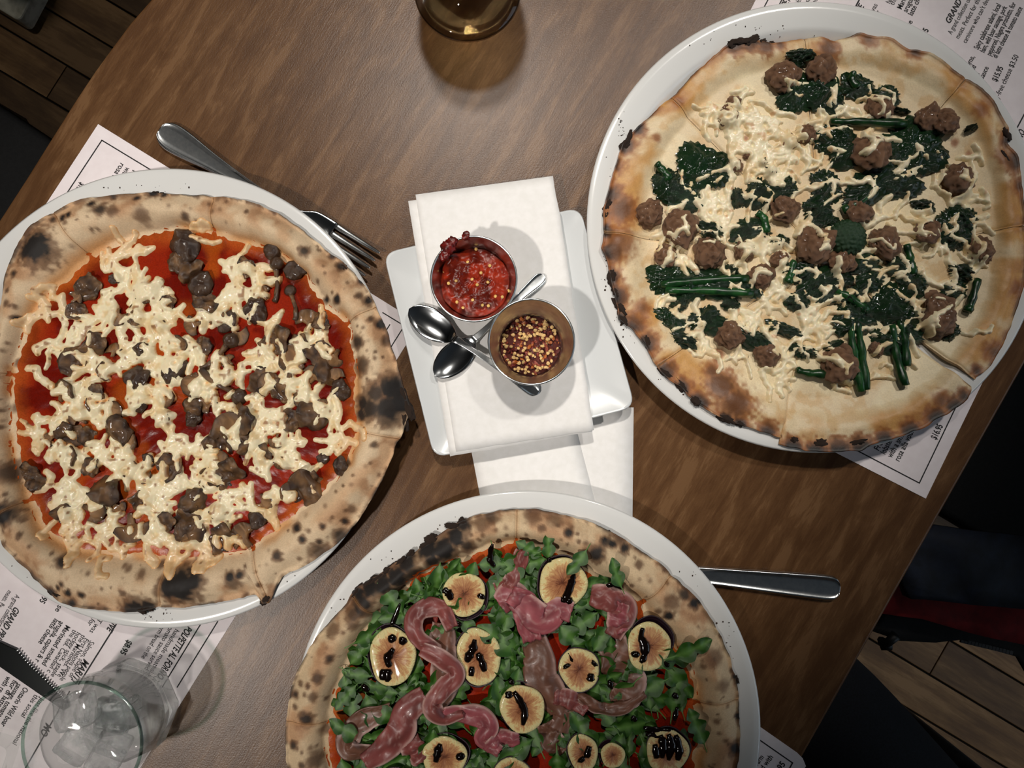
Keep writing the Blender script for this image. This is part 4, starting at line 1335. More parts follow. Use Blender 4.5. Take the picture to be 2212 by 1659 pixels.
def field_part(P, name, strokes, material, hmax, colour, res=0.0007, drape=None, lift=0.0, stuff_below=60):
    """melted strands: capsules fused into one relief that dips under the surface where nothing lies"""
    S = np.array([(x0, y0, x1, y1, r) for x0, y0, x1, y1, r in strokes])
    mg = 0.01
    x_lo, x_hi = S[:, [0, 2]].min() - mg, S[:, [0, 2]].max() + mg
    y_lo, y_hi = S[:, [1, 3]].min() - mg, S[:, [1, 3]].max() + mg
    nx = int((x_hi - x_lo) / res) + 1; ny = int((y_hi - y_lo) / res) + 1
    X = x_lo + np.arange(nx) * res; Y = y_lo + np.arange(ny) * res
    H = np.full((ny, nx), 0.0)
    for x0, y0, x1, y1, r in S:
        e = r * 1.5
        i0 = max(0, int((min(x0, x1) - e - x_lo) / res)); i1 = min(nx, int((max(x0, x1) + e - x_lo) / res) + 2)
        j0 = max(0, int((min(y0, y1) - e - y_lo) / res)); j1 = min(ny, int((max(y0, y1) + e - y_lo) / res) + 2)
        gx, gy = np.meshgrid(X[i0:i1], Y[j0:j1])
        dx, dy = x1 - x0, y1 - y0; L2 = dx * dx + dy * dy + 1e-12
        t = np.clip(((gx - x0) * dx + (gy - y0) * dy) / L2, 0, 1)
        d = np.hypot(gx - x0 - t * dx, gy - y0 - t * dy) / r
        H[j0:j1, i0:i1] += np.clip(1.25 - d, 0, 1.25) ** 2.5
    gx, gy = np.meshgrid(X, Y)
    n = fbm(gx, gy, 220, 77, 3) - 0.5
    lvl = H - 0.16 + 0.22 * n * (H > 0)
    h = hmax * np.sqrt(np.clip(lvl, 0, 1.6) / 1.2) * (1 + 0.6 * n)
    base = P.height(gx, gy) + lift
    if drape is not None: base = base + drape(gx, gy)
    inside = lvl > 0
    z = np.where(inside, base + h - 0.0002, P.height(gx, gy) - 0.0010)
    cell = inside[:-1, :-1] | inside[1:, :-1] | inside[:-1, 1:] | inside[1:, 1:]
    C = colour(gx, gy, h)
    # connected pieces
    lab = np.zeros(cell.shape, int); cur = 0
    groups = []
    for j, i in zip(*np.nonzero(cell)):
        if lab[j, i]: continue
        cur += 1; st = [(j, i)]; lab[j, i] = cur; g = []
        while st:
            a, b = st.pop(); g.append((a, b))
            for c, d in ((a + 1, b), (a - 1, b), (a, b + 1), (a, b - 1)):
                if 0 <= c < cell.shape[0] and 0 <= d < cell.shape[1] and cell[c, d] and not lab[c, d]:
                    lab[c, d] = cur; st.append((c, d))
        groups.append(g)
    small = [c for g in groups if len(g) < stuff_below for c in g]
    big = [g for g in groups if len(g) >= stuff_below]
    for g, tiny in [(g, False) for g in big] + ([(small, True)] if small else []):
        g = np.array(g)
        vid = np.stack([g[:, 0] * nx + g[:, 1], g[:, 0] * nx + g[:, 1] + 1, (g[:, 0] + 1) * nx + g[:, 1] + 1, (g[:, 0] + 1) * nx + g[:, 1]], 1)
        un, inv = np.unique(vid.ravel(), return_inverse=True)
        V3 = np.stack([gx.ravel()[un], gy.ravel()[un], z.ravel()[un]], 1)
        o = from_np(name if not tiny else name + '_crumbs', V3, inv.reshape(-1, 4).tolist(), material, P.obj, C.reshape(-1, 3)[un])
        if tiny: tag(o, kind='stuff')


def strands(P, centres, n, length, rad, spread, rng, seg=4, curl=0.5, zz=0.0, flow=None):
    out = []
    k = 1 / 2870
    for c in centres:
        cx_, cy_ = c[0], c[1]
        m = c[2] if len(c) > 2 else n
        for _ in range(m):
            x = cx_ + rng.normal(0, spread); y = cy_ + rng.normal(0, spread)
            a = (flow(cx_, cy_) if flow else 0) + rng.uniform(-PI, PI)
            L = length * rng.uniform(0.6, 1.4) / seg
            r = rad * rng.uniform(0.75, 1.25)
            x -= math.cos(a) * L * seg / 2; y -= math.sin(a) * L * seg / 2
            for _s in range(seg):
                a += rng.normal(0, curl)
                x1 = x + math.cos(a) * L; y1 = y + math.sin(a) * L
                p = at(x, y, P.zs); q_ = at(x1, y1, P.zs)
                out.append((*p, *q_, r * k))
                x, y = x1, y1
    return out


# ================= mushroom pizza (left)
P1 = Pizza('pizza', 'mushroom pizza with tomato sauce and melted white cheese on the left plate', 0, (425, 868),
           [(-12, 640), (16, 565), (37, 521), (65, 484), (106, 460), (150, 439), (212, 423), (285, 417), (325, 412), (366, 417), (456, 423), (529, 433), (590, 456), (651, 496), (700, 537), (753, 578), (793, 626), (818, 679),
            (838, 728), (858, 797), (872, 845), (884, 882), (874, 922), (854, 962), (830, 1024), (797, 1089), (744, 1158), (692, 1199), (647, 1228), (606, 1246), (592, 1275), (580, 1303), (565, 1307), (553, 1285), (488, 1297), (407, 1311), (338, 1313), (301, 1322), (228, 1321),
            (155, 1311), (122, 1297), (85, 1264), (53, 1228), (0, 1177), (-24, 1110), (-37, 1000), (-40, 870), (-32, 740)],
           [(191, 549), (252, 517), (309, 500), (374, 488), (460, 496), (529, 519), (602, 541), (647, 578), (683, 618), (710, 660), (753, 690), (767, 749), (773, 810), (771, 861), (779, 922), (761, 992), (724, 1040), (651, 1105), (590, 1154), (549, 1183),
            (488, 1203), (427, 1211), (354, 1211), (285, 1203), (203, 1199), (146, 1183), (102, 1158), (77, 1122), (60, 1081), (30, 1008), (20, 902), (22, 804), (28, 770), (53, 700), (88, 645), (134, 598), (163, 572)],
           0.027, 0.0100, 0.0040, 100, 1.15)
for b in [(80, 535, 30, 0.004), (393, 1262, 36, 0.0045), (840, 850, 50, 0.002), (165, 470, 60, 0.002), (560, 490, 60, 0.002), (15, 1110, 30, 0.003), (300, 1270, 60, 0.002)]: P1.bump(*b)
rs = np.random.default_rng(5)
chars1 = [(80, 535, 40, 1.0), (62, 540, 26, 0.9), (396, 1262, 40, 1.0), (372, 1266, 28, 1.0), (420, 1255, 24, 0.95), (10, 1110, 28, 1.0), (12, 1020, 24, 0.7), (850, 840, 34, 0.95), (815, 850, 26, 0.8), (868, 870, 30, 1.0), (800, 885, 26, 0.85), (782, 872, 18, 0.9), (778, 895, 16, 0.9), (838, 905, 22, 0.7), (842, 880, 36, 0.9),
          (137, 471, 9, 0.9), (152, 466, 8, .9), (197, 441, 8, .95), (220, 455, 15, .8), (245, 458, 13, .6), (112, 473, 8, .8), (305, 465, 18, .5), (398, 466, 9, .7), (660, 545, 12, .8), (717, 552, 9, .8), (735, 575, 11, .85), (780, 606, 11, .9), (795, 650, 11, .9),
          (822, 700, 13, .95), (833, 735, 12, .7), (700, 645, 8, .95), (730, 648, 9, 1), (776, 640, 8, .7), (800, 690, 7, .7), (770, 740, 16, .8), (780, 790, 20, .7), (325, 412, 14, 1), (350, 418, 8, .9), (293, 427, 7, 1), (240, 422, 8, .8),
          (137, 1212, 16, .85), (125, 1270, 6, .9), (147, 1280, 8, .95), (176, 1285, 8, .9), (135, 1262, 6, .8), (152, 1305, 10, .9), (100, 1285, 16, .9), (290, 1320, 30, .9), (315, 1312, 20, .9), (500, 1243, 12, .95), (520, 1240, 10, .9), (505, 1255, 18, .6), (574, 1300, 12, 1), (560, 1262, 6, .8),
          (655, 1163, 9, .9), (690, 1170, 8, .8), (640, 1140, 10, .9), (745, 1125, 8, .85), (700, 1135, 7, .8), (735, 1160, 20, .8), (690, 1195, 24, .7), (745, 1000, 8, .7), (810, 960, 8, .7), (760, 1100, 10, .5), (600, 1200, 12, .8), (340, 1222, 10, .6), (305, 1240, 10, .5), (270, 1280, 8, .6), (30, 690, 10, .9), (20, 780, 10, .6), (12, 655, 9, .6), (25, 590, 9, .8), (15, 880, 12, .5)]
ch1 = pxs(P1, chars1)
for _ in range(170):
    a = rs.uniform(0, 2 * PI); i = int(a / 2 / PI * NTH) % NTH
    u = rs.uniform(0.12, 1.0)
    r = P1.Ri[i] + (P1.Ro[i] - P1.Ri[i]) * u
    ch1.append((P1.c[0] + r * math.cos(a), P1.c[1] + r * math.sin(a), rs.uniform(0.0008, 0.0021), rs.uniform(0.2, 0.65)))


def col_wood_fired(chlist, seed, pale, tan, brown):
    pale, tan, brown = np.array(lin(*pale)), np.array(lin(*tan)), np.array(lin(*brown))

    def f(P, x, y, z, groove):
        r, Ro, Ri = P.rt(x, y)
        u = np.clip((r - Ri) / (Ro - Ri), -1, 1)
        n = fbm(x, y, 45, seed, 4); n2 = fbm(x, y, 130, seed + 9, 4)
        c = mixc(np.broadcast_to(pale, x.shape + (3,)), tan, sstep(0.40, 0.62, n) * sstep(0.05, 0.5, u))
        c = mixc(c, brown, 0.75 * sstep(0.5, 0.68, n2 * 0.6 + n * 0.4) * sstep(0.25, 0.7, u))
        c = mixc(c, lin(196, 132, 62), 0.75 * sstep(0.24, 0.02, np.abs(u)) * sstep(0.35, 0.6, fbm(x, y, 35, seed + 4, 2)))
        c = mixc(c, lin(86, 58, 36), 0.8 * sstep(0.86, 1.0, u) * sstep(0.42, 0.6, n2))
        c = mixc(c, lin(30, 24, 20), 0.9 * sstep(0.93, 1.0, u) * sstep(0.5, 0.6, fbm(x, y, 90, seed + 14, 3)))
        c = mixc(c, lin(96, 62, 36), sstep(0.02, 0.4, spots(x, y, chlist, 0.9)) * 0.8)
        c = mixc(c, lin(26, 20, 17), sstep(0.4, 0.95, spots(x, y, chlist, 0.55)))
        c = mixc(c, lin(176, 122, 70), 0.45 * groove * (u > 0))
        return c
    return f


cut1 = [(456, 421), (838, 648), (842, 945), (575, 1296), (338, 1316), (-20, 1120), (-42, 800), (110, 458)]
P1.crust(cut1, col_wood_fired(ch1, 200, (214, 188, 154), (198, 160, 122), (160, 116, 80)), M_crust)


def sauce_col(seed, deep, orange):
    deep, orange = np.array(lin(*deep)), np.array(lin(*orange))

    def f(P, x, y, t):
        n = fbm(x, y, 60, seed, 4); n2 = fbm(x, y, 25, seed + 3, 3)
        c = mixc(np.broadcast_to(deep, x.shape + (3,)), lin(142, 36, 14), sstep(0.45, 0.65, n))
        c = mixc(c, orange, 0.9 * sstep(0.6, 0.74, n2) * 0.7)
        return mixc(c, lin(184, 92, 36), sstep(0.86, 1.0, t + 0.08 * (n - 0.5)) * 0.7)
    return f


P1.layer('tomato_sauce', sauce_col(40, (104, 18, 7), (176, 84, 22)), M_sauce, -0.0015, seed=50)

MUSH1 = [(390, 525, 42, 'c'), (378, 560, 30, 'b'), (423, 610, 36, 'c'), (403, 586, 30, 'b'), (582, 541, 24, 'c'), (590, 605, 42, 'e', 82), (635, 578, 30, 'c'), (525, 574, 22, 'b'), (236, 598, 16, 'c'), (175, 618, 32, 'b'), (185, 600, 22, 's'),
         (150, 667, 24, 'b'), (244, 680, 30, 's'), (281, 680, 24, 'b'), (305, 626, 34, 's'), (545, 667, 34, 'c'), (480, 692, 30, 'c'), (504, 722, 32, 's'), (462, 682, 20, 'b'), (627, 655, 36, 'e', 100), (659, 690, 36, 's'), (692, 692, 22, 'b'), (407, 700, 28, 's'),
         (191, 740, 30, 'b'), (232, 756, 26, 's'), (142, 781, 36, 'b'), (301, 757, 26, 'c'), (374, 742, 28, 's'), (586, 736, 34, 'b'), (627, 772, 42, 's'), (683, 760, 30, 'b'), (716, 772, 28, 's'), (366, 797, 34, 'c'), (281, 814, 34, 'c'), (460, 765, 46, 'e', 40),
         (484, 778, 22, 's'), (557, 825, 32, 'b'), (618, 832, 38, 's'), (671, 812, 34, 's'), (732, 842, 28, 'c'), (407, 830, 34, 's'), (122, 846, 38, 's'), (191, 852, 26, 'b'), (195, 870, 30, 's'), (285, 870, 26, 'c'), (350, 861, 24, 's'), (407, 880, 26, 'b'), (466, 828, 50, 'e', -40),
         (134, 943, 32, 'b'), (155, 902, 26, 's'), (228, 890, 32, 's'), (240, 935, 36, 'b'), (264, 955, 28, 's'), (175, 945, 24, 'b'), (130, 987, 34, 's'), (183, 1012, 24, 'b'), (407, 902, 24, 'c'), (488, 925, 50, 's'), (512, 905, 40, 'b'), (460, 960, 32, 'b'),
         (464, 998, 32, 's'), (488, 1030, 34, 'b'), (529, 955, 28, 'b'), (667, 894, 38, 'b'), (690, 878, 24, 's'), (692, 992, 16, 'c'), (732, 1008, 24, 'c'), (643, 1067, 48, 'b'), (665, 1042, 26, 'b'), (561, 1093, 30, 's'), (549, 1120, 28, 'c'), (517, 1164, 44, 's'),
         (472, 1172, 32, 'b'), (391, 1138, 40, 'b'), (411, 1085, 32, 'b'), (399, 1172, 24, 's'), (273, 1144, 44, 's'), (346, 1130, 26, 'b'), (293, 1085, 26, 'b'), (212, 1060, 42, 'b'), (191, 1108, 34, 's'), (122, 1114, 22, 'b'), (49, 1024, 22, 'b'), (61, 1045, 24, 'b'),
         (354, 1010, 30, 'b'), (309, 996, 18, 'c'), (268, 1014, 26, 's'), (447, 1034, 30, 'b'), (574, 825, 32, 's'), (602, 840, 30, 'b'), (590, 952, 24, 's'), (432, 640, 30, 'b'), (560, 632, 26, 's'), (640, 740, 26, 'b'), (700, 800, 34, 'b'), (720, 812, 26, 's'), (150, 640, 20, 's'),
         (340, 905, 22, 's'), (300, 1030, 24, 's'), (560, 985, 22, 'b'), (600, 1000, 22, 's'), (430, 745, 24, 'b'), (330, 700, 22, 's'), (215, 800, 26, 's'), (90, 950, 22, 's'), (440, 870, 28, 's'), (650, 860, 30, 's'), (620, 905, 26, 'b'), (350, 650, 20, 'b'), (460, 1110, 22, 's'), (240, 1100, 24, 's')]


def drape1(gx, gy):
    z = np.zeros_like(gx)
    for m in MUSH1:
        p = at(m[0], m[1], P1.zs); r = m[2] / 2870 * 0.8
        z = np.maximum(z, 0.0040 * np.exp(-(((gx - p[0]) ** 2 + (gy - p[1]) ** 2) / (r * r)) ** 2))
    return z


CH1 = [(285, 521, 2), (212, 565, 2), (250, 560, 2), (277, 578, 3), (285, 626, 4), (338, 630, 4), (228, 647, 3), (334, 700, 4), (300, 680, 3), (195, 683, 2), (106, 671, 3), (517, 598, 4), (500, 570, 2), (488, 630, 4), (447, 667, 3), (427, 687, 3), (480, 545, 1), (545, 590, 2), (424, 499, 1),
       (260, 712, 3), (338, 732, 4), (651, 728, 3), (692, 716, 2), (549, 753, 3), (590, 695, 1), (212, 777, 4), (165, 785, 2), (277, 757, 3), (346, 805, 5), (330, 790, 4), (415, 765, 3), (447, 810, 3), (606, 781, 2), (570, 793, 2), (500, 813, 3), (138, 826, 2), (81, 781, 2), (61, 671, 2), (504, 671, 2), (667, 753, 1),
       (325, 818, 5), (142, 825, 2), (171, 874, 4), (195, 898, 4), (256, 857, 3), (325, 894, 4), (285, 874, 2), (81, 914, 3), (102, 906, 3), (443, 865, 3), (488, 874, 3), (578, 837, 2), (618, 817, 1), (651, 853, 2), (683, 857, 2), (508, 820, 2), (545, 886, 3), (582, 914, 3), (724, 890, 2), (692, 922, 3), (716, 943, 2),
       (61, 959, 3), (90, 996, 4), (163, 1004, 4), (195, 975, 3), (346, 951, 4), (338, 996, 2), (415, 951, 4), (423, 1000, 4), (521, 955, 3), (578, 971, 4), (631, 983, 4), (651, 1024, 3), (582, 1057, 2), (277, 1049, 5), (334, 1065, 6), (244, 1012, 4), (391, 1057, 4), (447, 1044, 4), (468, 1097, 5), (500, 1105, 4), (407, 1097, 3),
       (317, 1118, 3), (203, 1089, 2), (142, 1089, 4), (102, 1061, 4), (134, 1130, 4), (220, 1130, 3), (155, 1155, 3), (260, 1175, 2), (309, 1183, 2), (346, 1171, 2), (407, 1146, 1), (480, 1166, 1), (431, 1190, 2), (391, 1211, 1), (586, 1118, 1), (533, 1101, 1), (114, 1150, 2), (300, 640, 3), (370, 680, 2), (560, 690, 1), (240, 1000, 3), (150, 720, 3), (120, 740, 3), (180, 700, 3), (310, 730, 3), (600, 955, 3), (560, 1010, 3), (200, 1180, 2)]
rg1 = np.random.default_rng(21)
CH1 = [(a, b, c + 1) for a, b, c in CH1]
st1 = strands(P1, CH1, 3, 52, 10.4, 14, rg1, 4, 0.6)


def cheese_col1(gx, gy, h):
    n = fbm(gx, gy, 150, 91, 3)
    c = mixc(np.broadcast_to(np.array(lin(238, 224, 188)), gx.shape + (3,)), lin(220, 186, 128), sstep(0.5, 0.7, n) * 0.6)
    c = mixc(c, lin(222, 150, 60), 0.8 * sstep(0.0016, 0.0004, h))
    r, Ro, Ri = P1.rt(gx, gy)
    c = mixc(c, lin(224, 170, 112), 0.5 * sstep(0.82, 1.0, r / Ri))
    q = vnoise(gx * 330, gy * 330, 15)
    return mixc(c, lin(138, 84, 40), 0.8 * sstep(0.82, 0.93, q))


M_cheese = attr_mat('melted_cheese', 0.38, 500, 0.06, 0.3, 0.0006, 0.12, Subsurface_Weight=0.15, Subsurface_Scale=0.002)
field_part(P1, 'melted_cheese', st1, M_cheese, 0.0026, cheese_col1, drape=drape1)

# mushroom pieces: a few meshes, many copies
M_mush = attr_mat('sauteed_mushroom', 0.22, 500, 0.25, 0.4, 0.0006, 0.0, bscale=330)
M_mush.node_tree.nodes['Principled BSDF'].inputs['Coat Weight'].default_value = 0.22
M_mush.node_tree.nodes['Principled BSDF'].inputs['Coat Roughness'].default_value = 0.1


def rough_mesh(bm, amp, freq, seed):
    for v in bm.verts:
        n = mnoise.noise_vector(v.co * freq + Vector((seed * 3.1, seed, 0)))
        v.co += n * amp


def to_mesh(bm, name, material):
    bmesh.ops.recalc_face_normals(bm, faces=bm.faces)
    me = bpy.data.meshes.new(name); bm.to_mesh(me); bm.free(); smooth(me)
    if material: me.materials.append(material)
    return me


def mush_cols(me, seed, kind):
    """dark wet skin, paler tan where the flesh and gills were cut"""
    C = []
    for v in me.vertices:
        p = v.co
        n = 0.5 + 0.9 * mnoise.noise(Vector((p.x * 1.6, p.y * 1.6, seed)))
        r = math.hypot(p.x, p.y)
        if kind == 's': t = (1 - min(1, max(0, (r - 0.45) / 0.4))) * 0.75 + 0.25 * n
        elif kind == 'c': t = 0.15 * n + (0.35 if r < 0.35 and p.z < 0.1 else 0)
        elif kind == 'e': t = 0.55 * n if p.x < 0.6 else 0.1
        else: t = 0.75 * max(0, n - 0.15)
        t = min(1, max(0, t)) * (0.75 + 0.25 * math.sin(p.x * 16 + 6 * n))
        C.append(np.array(lin(44, 26, 14)) * (1 - t) + np.array(lin(158, 116, 74)) * t)
    ca = me.color_attributes.new('col', 'FLOAT_COLOR', 'POINT')
    ca.data.foreach_set('color', np.c_[np.array(C), np.ones(len(C))].astype(np.float32).ravel())
    return me


def m_slice(seed):
    """section through cap and stem, unit half size"""
    pts = [(0.16, -0.95), (0.2, -0.3), (0.45, -0.12), (0.95, -0.2), (1.02, 0.1), (0.8, 0.5), (0.4, 0.74), (0, 0.8), (-0.4, 0.74), (-0.8, 0.5), (-1.02, 0.1), (-0.95, -0.2), (-0.45, -0.12), (-0.2, -0.3), (-0.16, -0.95)]
    k = 0.55 + 0.45 * random.random()
    pts = [(x * (0.75 + 0.2 * random.random()), y * k if y < 0 else y) for x, y in pts]
    bm = bm_prism(pts, -0.1, 0.1, 0.06, 2)
    bmesh.ops.triangulate(bm, faces=[f for f in bm.faces if len(f.verts) > 4])
    bmesh.ops.subdivide_edges(bm, edges=bm.edges, cuts=2)
    for v in bm.verts:
        v.co.z += 0.35 * (v.co.x ** 2) * random.Random(seed).choice((-0.3, 0.5, 1.0)) + 0.18 * mnoise.noise(Vector((v.co.x * 1.5, v.co.y * 1.5, seed)))
    rough_mesh(bm, 0.07, 2.5, seed)
    return mush_cols(to_mesh(bm, 'mushroom_slice', M_mush), seed, 's')


def m_cap(seed):
    bm = bm_lathe([(0.0, 0.42), (0.3, 0.40), (0.62, 0.30), (0.9, 0.08), (1.0, -0.12), (0.93, -0.2), (0.7, -0.1), (0.35, -0.02), (0.22, -0.02), (0.2, -0.3), (0, -0.32)], 24)
    bmesh.ops.subdivide_edges(bm, edges=bm.edges, cuts=1, use_grid_fill=True)
    for v in bm.verts:
        v.co.y *= 0.8; v.co.z *= 0.6
        v.co *= 1 + 0.25 * mnoise.noise(Vector((v.co.x * 1.2, v.co.y * 1.2, seed)))
    rough_mesh(bm, 0.18, 2.0, seed)
    rough_mesh(bm, 0.03, 6.0, seed + 1)
    return mush_cols(to_mesh(bm, 'mushroom_cap', M_mush), seed, 'c')


def m_chunk(seed):
    bm = bmesh.new(); bmesh.ops.create_icosphere(bm, subdivisions=4, radius=1)
    for v in bm.verts:
        v.co.z *= 0.2
        v.co *= 1 + 0.55 * mnoise.noise(Vector((v.co.x * 1.1, v.co.y * 1.1, seed)))
        v.co.z += 0.22 * math.sin(v.co.x * 3 + seed) * (1 - 0.2 * v.co.y)
    rough_mesh(bm, 0.18, 2.4, seed)
    rough_mesh(bm, 0.03, 6.5, seed + 2)
    return mush_cols(to_mesh(bm, 'mushroom_piece', M_mush), seed, 'b')


def m_long(seed):
    path = spline([(-1, 0, 0), (-0.4, 0.12 * random.choice((-1, 1)), 0.05), (0.3, 0, 0.08), (0.8, 0.1, 0.05)], 5)
    bm = bm_tube(path, [0.17 - 0.05 * math.sin(i / 16 * PI) for i in range(len(path))], 10, flat=0.8)
    bm_lathe([(0, 0.26), (0.22, 0.22), (0.36, 0.08), (0.38, -0.04), (0.25, -0.08), (0, -0.06)], 16, (0.95, 0.1, 0.05), bm)
    rough_mesh(bm, 0.05, 3, seed)
    return mush_cols(to_mesh(bm, 'mushroom_long', M_mush), seed, 'e')


ML = {'s': [m_slice(i) for i in range(5)], 'c': [m_cap(i + 10) for i in range(4)], 'b': [m_chunk(i + 20) for i in range(6)], 'e': [m_long(i + 30) for i in range(3)]}
NM = {'s': 'mushroom_slice', 'c': 'mushroom_cap', 'b': 'mushroom_piece', 'e': 'long_stemmed_mushroom'}
rm = random.Random(4)


def place(P, name, me, px, py, size, zoff, rot, zscale=1.0, label=None):
    x, y = at(px, py, P.zs)
    z = P.h1(x, y) + zoff
    o = bpy.data.objects.new(name, me); COL.objects.link(o); o.parent = P.obj
    o.location = Vector((x, y, z)) - P.obj.location
    o.rotation_euler = rot
    k = size / 2870
    o.scale = (k, k, k * zscale)
    return o


for m in MUSH1:
    k = m[3]
    me = rm.choice(ML[k])
    rz = math.radians(m[4]) if len(m) > 4 else rm.uniform(0, 2 * PI)
    tilt = 0.35 if k in 'bs' else 0.3
    place(P1, NM[k], me, m[0], m[1], m[2] * (0.92 if k != 'e' else 1.0), 0.0030 if k != 'c' else 0.0035, (rm.uniform(-tilt, tilt), rm.uniform(-tilt, tilt), rz), 1.0 if k != 'b' else 0.9)

# ================= rapini and sausage pizza (right)
P2 = Pizza('pizza', 'white pizza with dark green rapini, sausage and shredded cheese on the right plate', 1, (1790, 548),
           [(1572, 95), (1611, 81), (1675, 82), (1730, 77), (1781, 72), (1810, 80), (1830, 76), (1858, 70), (1888, 74), (1934, 83), (1966, 104), (2020, 117), (2071, 160), (2122, 192), (2147, 217), (2164, 251), (2180, 277), (2176, 307), (2196, 330), (2206, 383), (2214, 440), (2216, 520), (2210, 620), (2194, 672), (2169, 735), (2139, 787), (2109, 814),
            (2098, 846), (2037, 889), (1968, 923), (1909, 938), (1866, 959), (1781, 961), (1721, 952), (1696, 946), (1632, 926), (1568, 905), (1508, 872), (1474, 838), (1432, 806), (1398, 752), (1364, 706), (1338, 688), (1336, 663), (1321, 599), (1316, 565), (1300, 535), (1306, 500), (1303, 451), (1317, 405), (1332, 353), (1347, 312), (1372, 281), (1398, 254), (1428, 226), (1466, 194), (1508, 149), (1551, 115)],
           [(1600, 165), (1700, 140), (1800, 140), (1900, 150), (2000, 190), (2080, 260), (2125, 340), (2145, 450), (2140, 560), (2125, 640), (2080, 720), (2020, 800), (1930, 850), (1850, 870), (1750, 870), (1640, 850), (1560, 800), (1500, 750), (1440, 680), (1400, 600), (1390, 520), (1400, 420), (1430, 340), (1480, 270), (1530, 210)],
           0.025, 0.0034, 0.0045, 300, 1.7)
for b in [(1334, 523, 34, 0.006), (1570, 850, 50, 0.0025), (1400, 470, 40, 0.002), (1350, 610, 30, 0.002), (1610, 120, 40, 0.002)]: P2.bump(*b)
ch2 = pxs(P2, [(1590, 92, 26, 1.0), (1625, 88, 22, 1.0), (1660, 95, 20, .9), (1690, 92, 14, .7), (1795, 100, 26, .75), (1880, 82, 20, .6), (1980, 110, 18, .7), (1325, 350, 26, .8), (1350, 310, 26, .9), (1380, 275, 20, .9), (1318, 420, 30, .8), (1345, 450, 34, .75), (1310, 500, 18, 1), (1334, 523, 40, .6), (1322, 545, 26, .9),
               (1320, 600, 24, .95), (1335, 640, 26, .9), (1342, 690, 22, 1), (1372, 700, 26, .8), (1390, 665, 20, .6), (1400, 740, 26, .9), (1440, 800, 24, .95), (1475, 835, 22, .9), (1510, 868, 24, 1), (1560, 830, 36, .85), (1590, 870, 40, .8), (1545, 800, 22, .7), (1568, 905, 18, 1), (1600, 915, 20, .9), (1660, 930, 24, .8), (1720, 950, 24, .95), (1770, 958, 22, 1), (1820, 955, 26, 1), (1870, 950, 26, 1), (1920, 935, 22, .95), (1975, 915, 24, .9), (2030, 885, 24, .9), (2070, 862, 22, .9), (2090, 840, 16, .8), (2040, 850, 20, .6),
               (2180, 300, 22, .8), (2170, 335, 20, .5), (2190, 350, 26, .8), (2205, 400, 22, .6), (2200, 620, 20, .5), (2150, 760, 26, .6), (2110, 800, 14, .8), (1560, 760, 12, .6), (1555, 775, 10, .5), (1620, 290, 6, .5), (2075, 300, 8, .5), (2104, 325, 7, .4), (2050, 250, 16, .35), (2120, 235, 20, .5), (1470, 215, 14, .5), (1420, 295, 10, .5)])


def col2(P, x, y, z, groove):
    r, Ro, Ri = P.rt(x, y)
    u = np.clip((r - Ri) / (Ro - Ri), -1, 1)
    n = fbm(x, y, 32, 310, 4); n2 = fbm(x, y, 95, 318, 4)
    c = np.broadcast_to(np.array(lin(222, 200, 162)), x.shape + (3,))
    c = mixc(c, lin(204, 164, 108), 0.6 * sstep(0.5, 0.66, n2))
    c = mixc(c, lin(200, 150, 86), sstep(0.36, 0.62, n) * sstep(-0.1, 0.35, u))
    c = mixc(c, lin(178, 122, 66), 0.8 * sstep(0.48, 0.68, 0.5 * n + 0.5 * n2) * sstep(0.2, 0.7, u))
    c = mixc(c, lin(236, 220, 182), 0.7 * sstep(0.52, 0.68, fbm(x, y, 26, 322, 3)) * (1 - sstep(-0.05, 0.3, u)))
    c = mixc(c, lin(140, 84, 40), 0.85 * sstep(0.78, 1.0, u) * sstep(0.36, 0.56, n2))
    c = mixc(c, lin(58, 36, 22), 0.9 * sstep(0.9, 1.0, u) * sstep(0.4, 0.55, fbm(x, y, 60, 330, 3)))
    sp_ = spots(x, y, ch2, 0.95)
    c = mixc(c, lin(150, 88, 40), sstep(0.02, 0.4, sp_) * 0.85)
    c = mixc(c, lin(82, 48, 26), sstep(0.3, 0.75, sp_) * 0.8)
    c = mixc(c, lin(26, 20, 16), sstep(0.42, 0.9, sp_) * sstep(0.72, 0.96, u))
    return mixc(c, lin(190, 140, 80), 0.35 * groove)


cut2 = [(1745, 75), (2085, 172), (2214, 486), (2105, 818), (1690, 948), (1420, 790), (1300, 500), (1455, 205)]
angs = sorted(math.atan2(*(np.array(at(x, y, P2.zs)) - P2.c)[::-1]) % (2 * PI) for x, y in cut2)
a_g = math.atan2(*(np.array(at(2105, 818, P2.zs)) - P2.c)[::-1]) % (2 * PI)
kg = int(np.argmin(np.abs(np.array(angs) - a_g)))
am = a_g - 0.35
# the slice below the gap has slid a little away from its neighbour
P2.crust(cut2, col2, M_crust_oily, shift={(kg - 1) % len(cut2): (-0.0029, -0.0047)}, gap=0.0004)

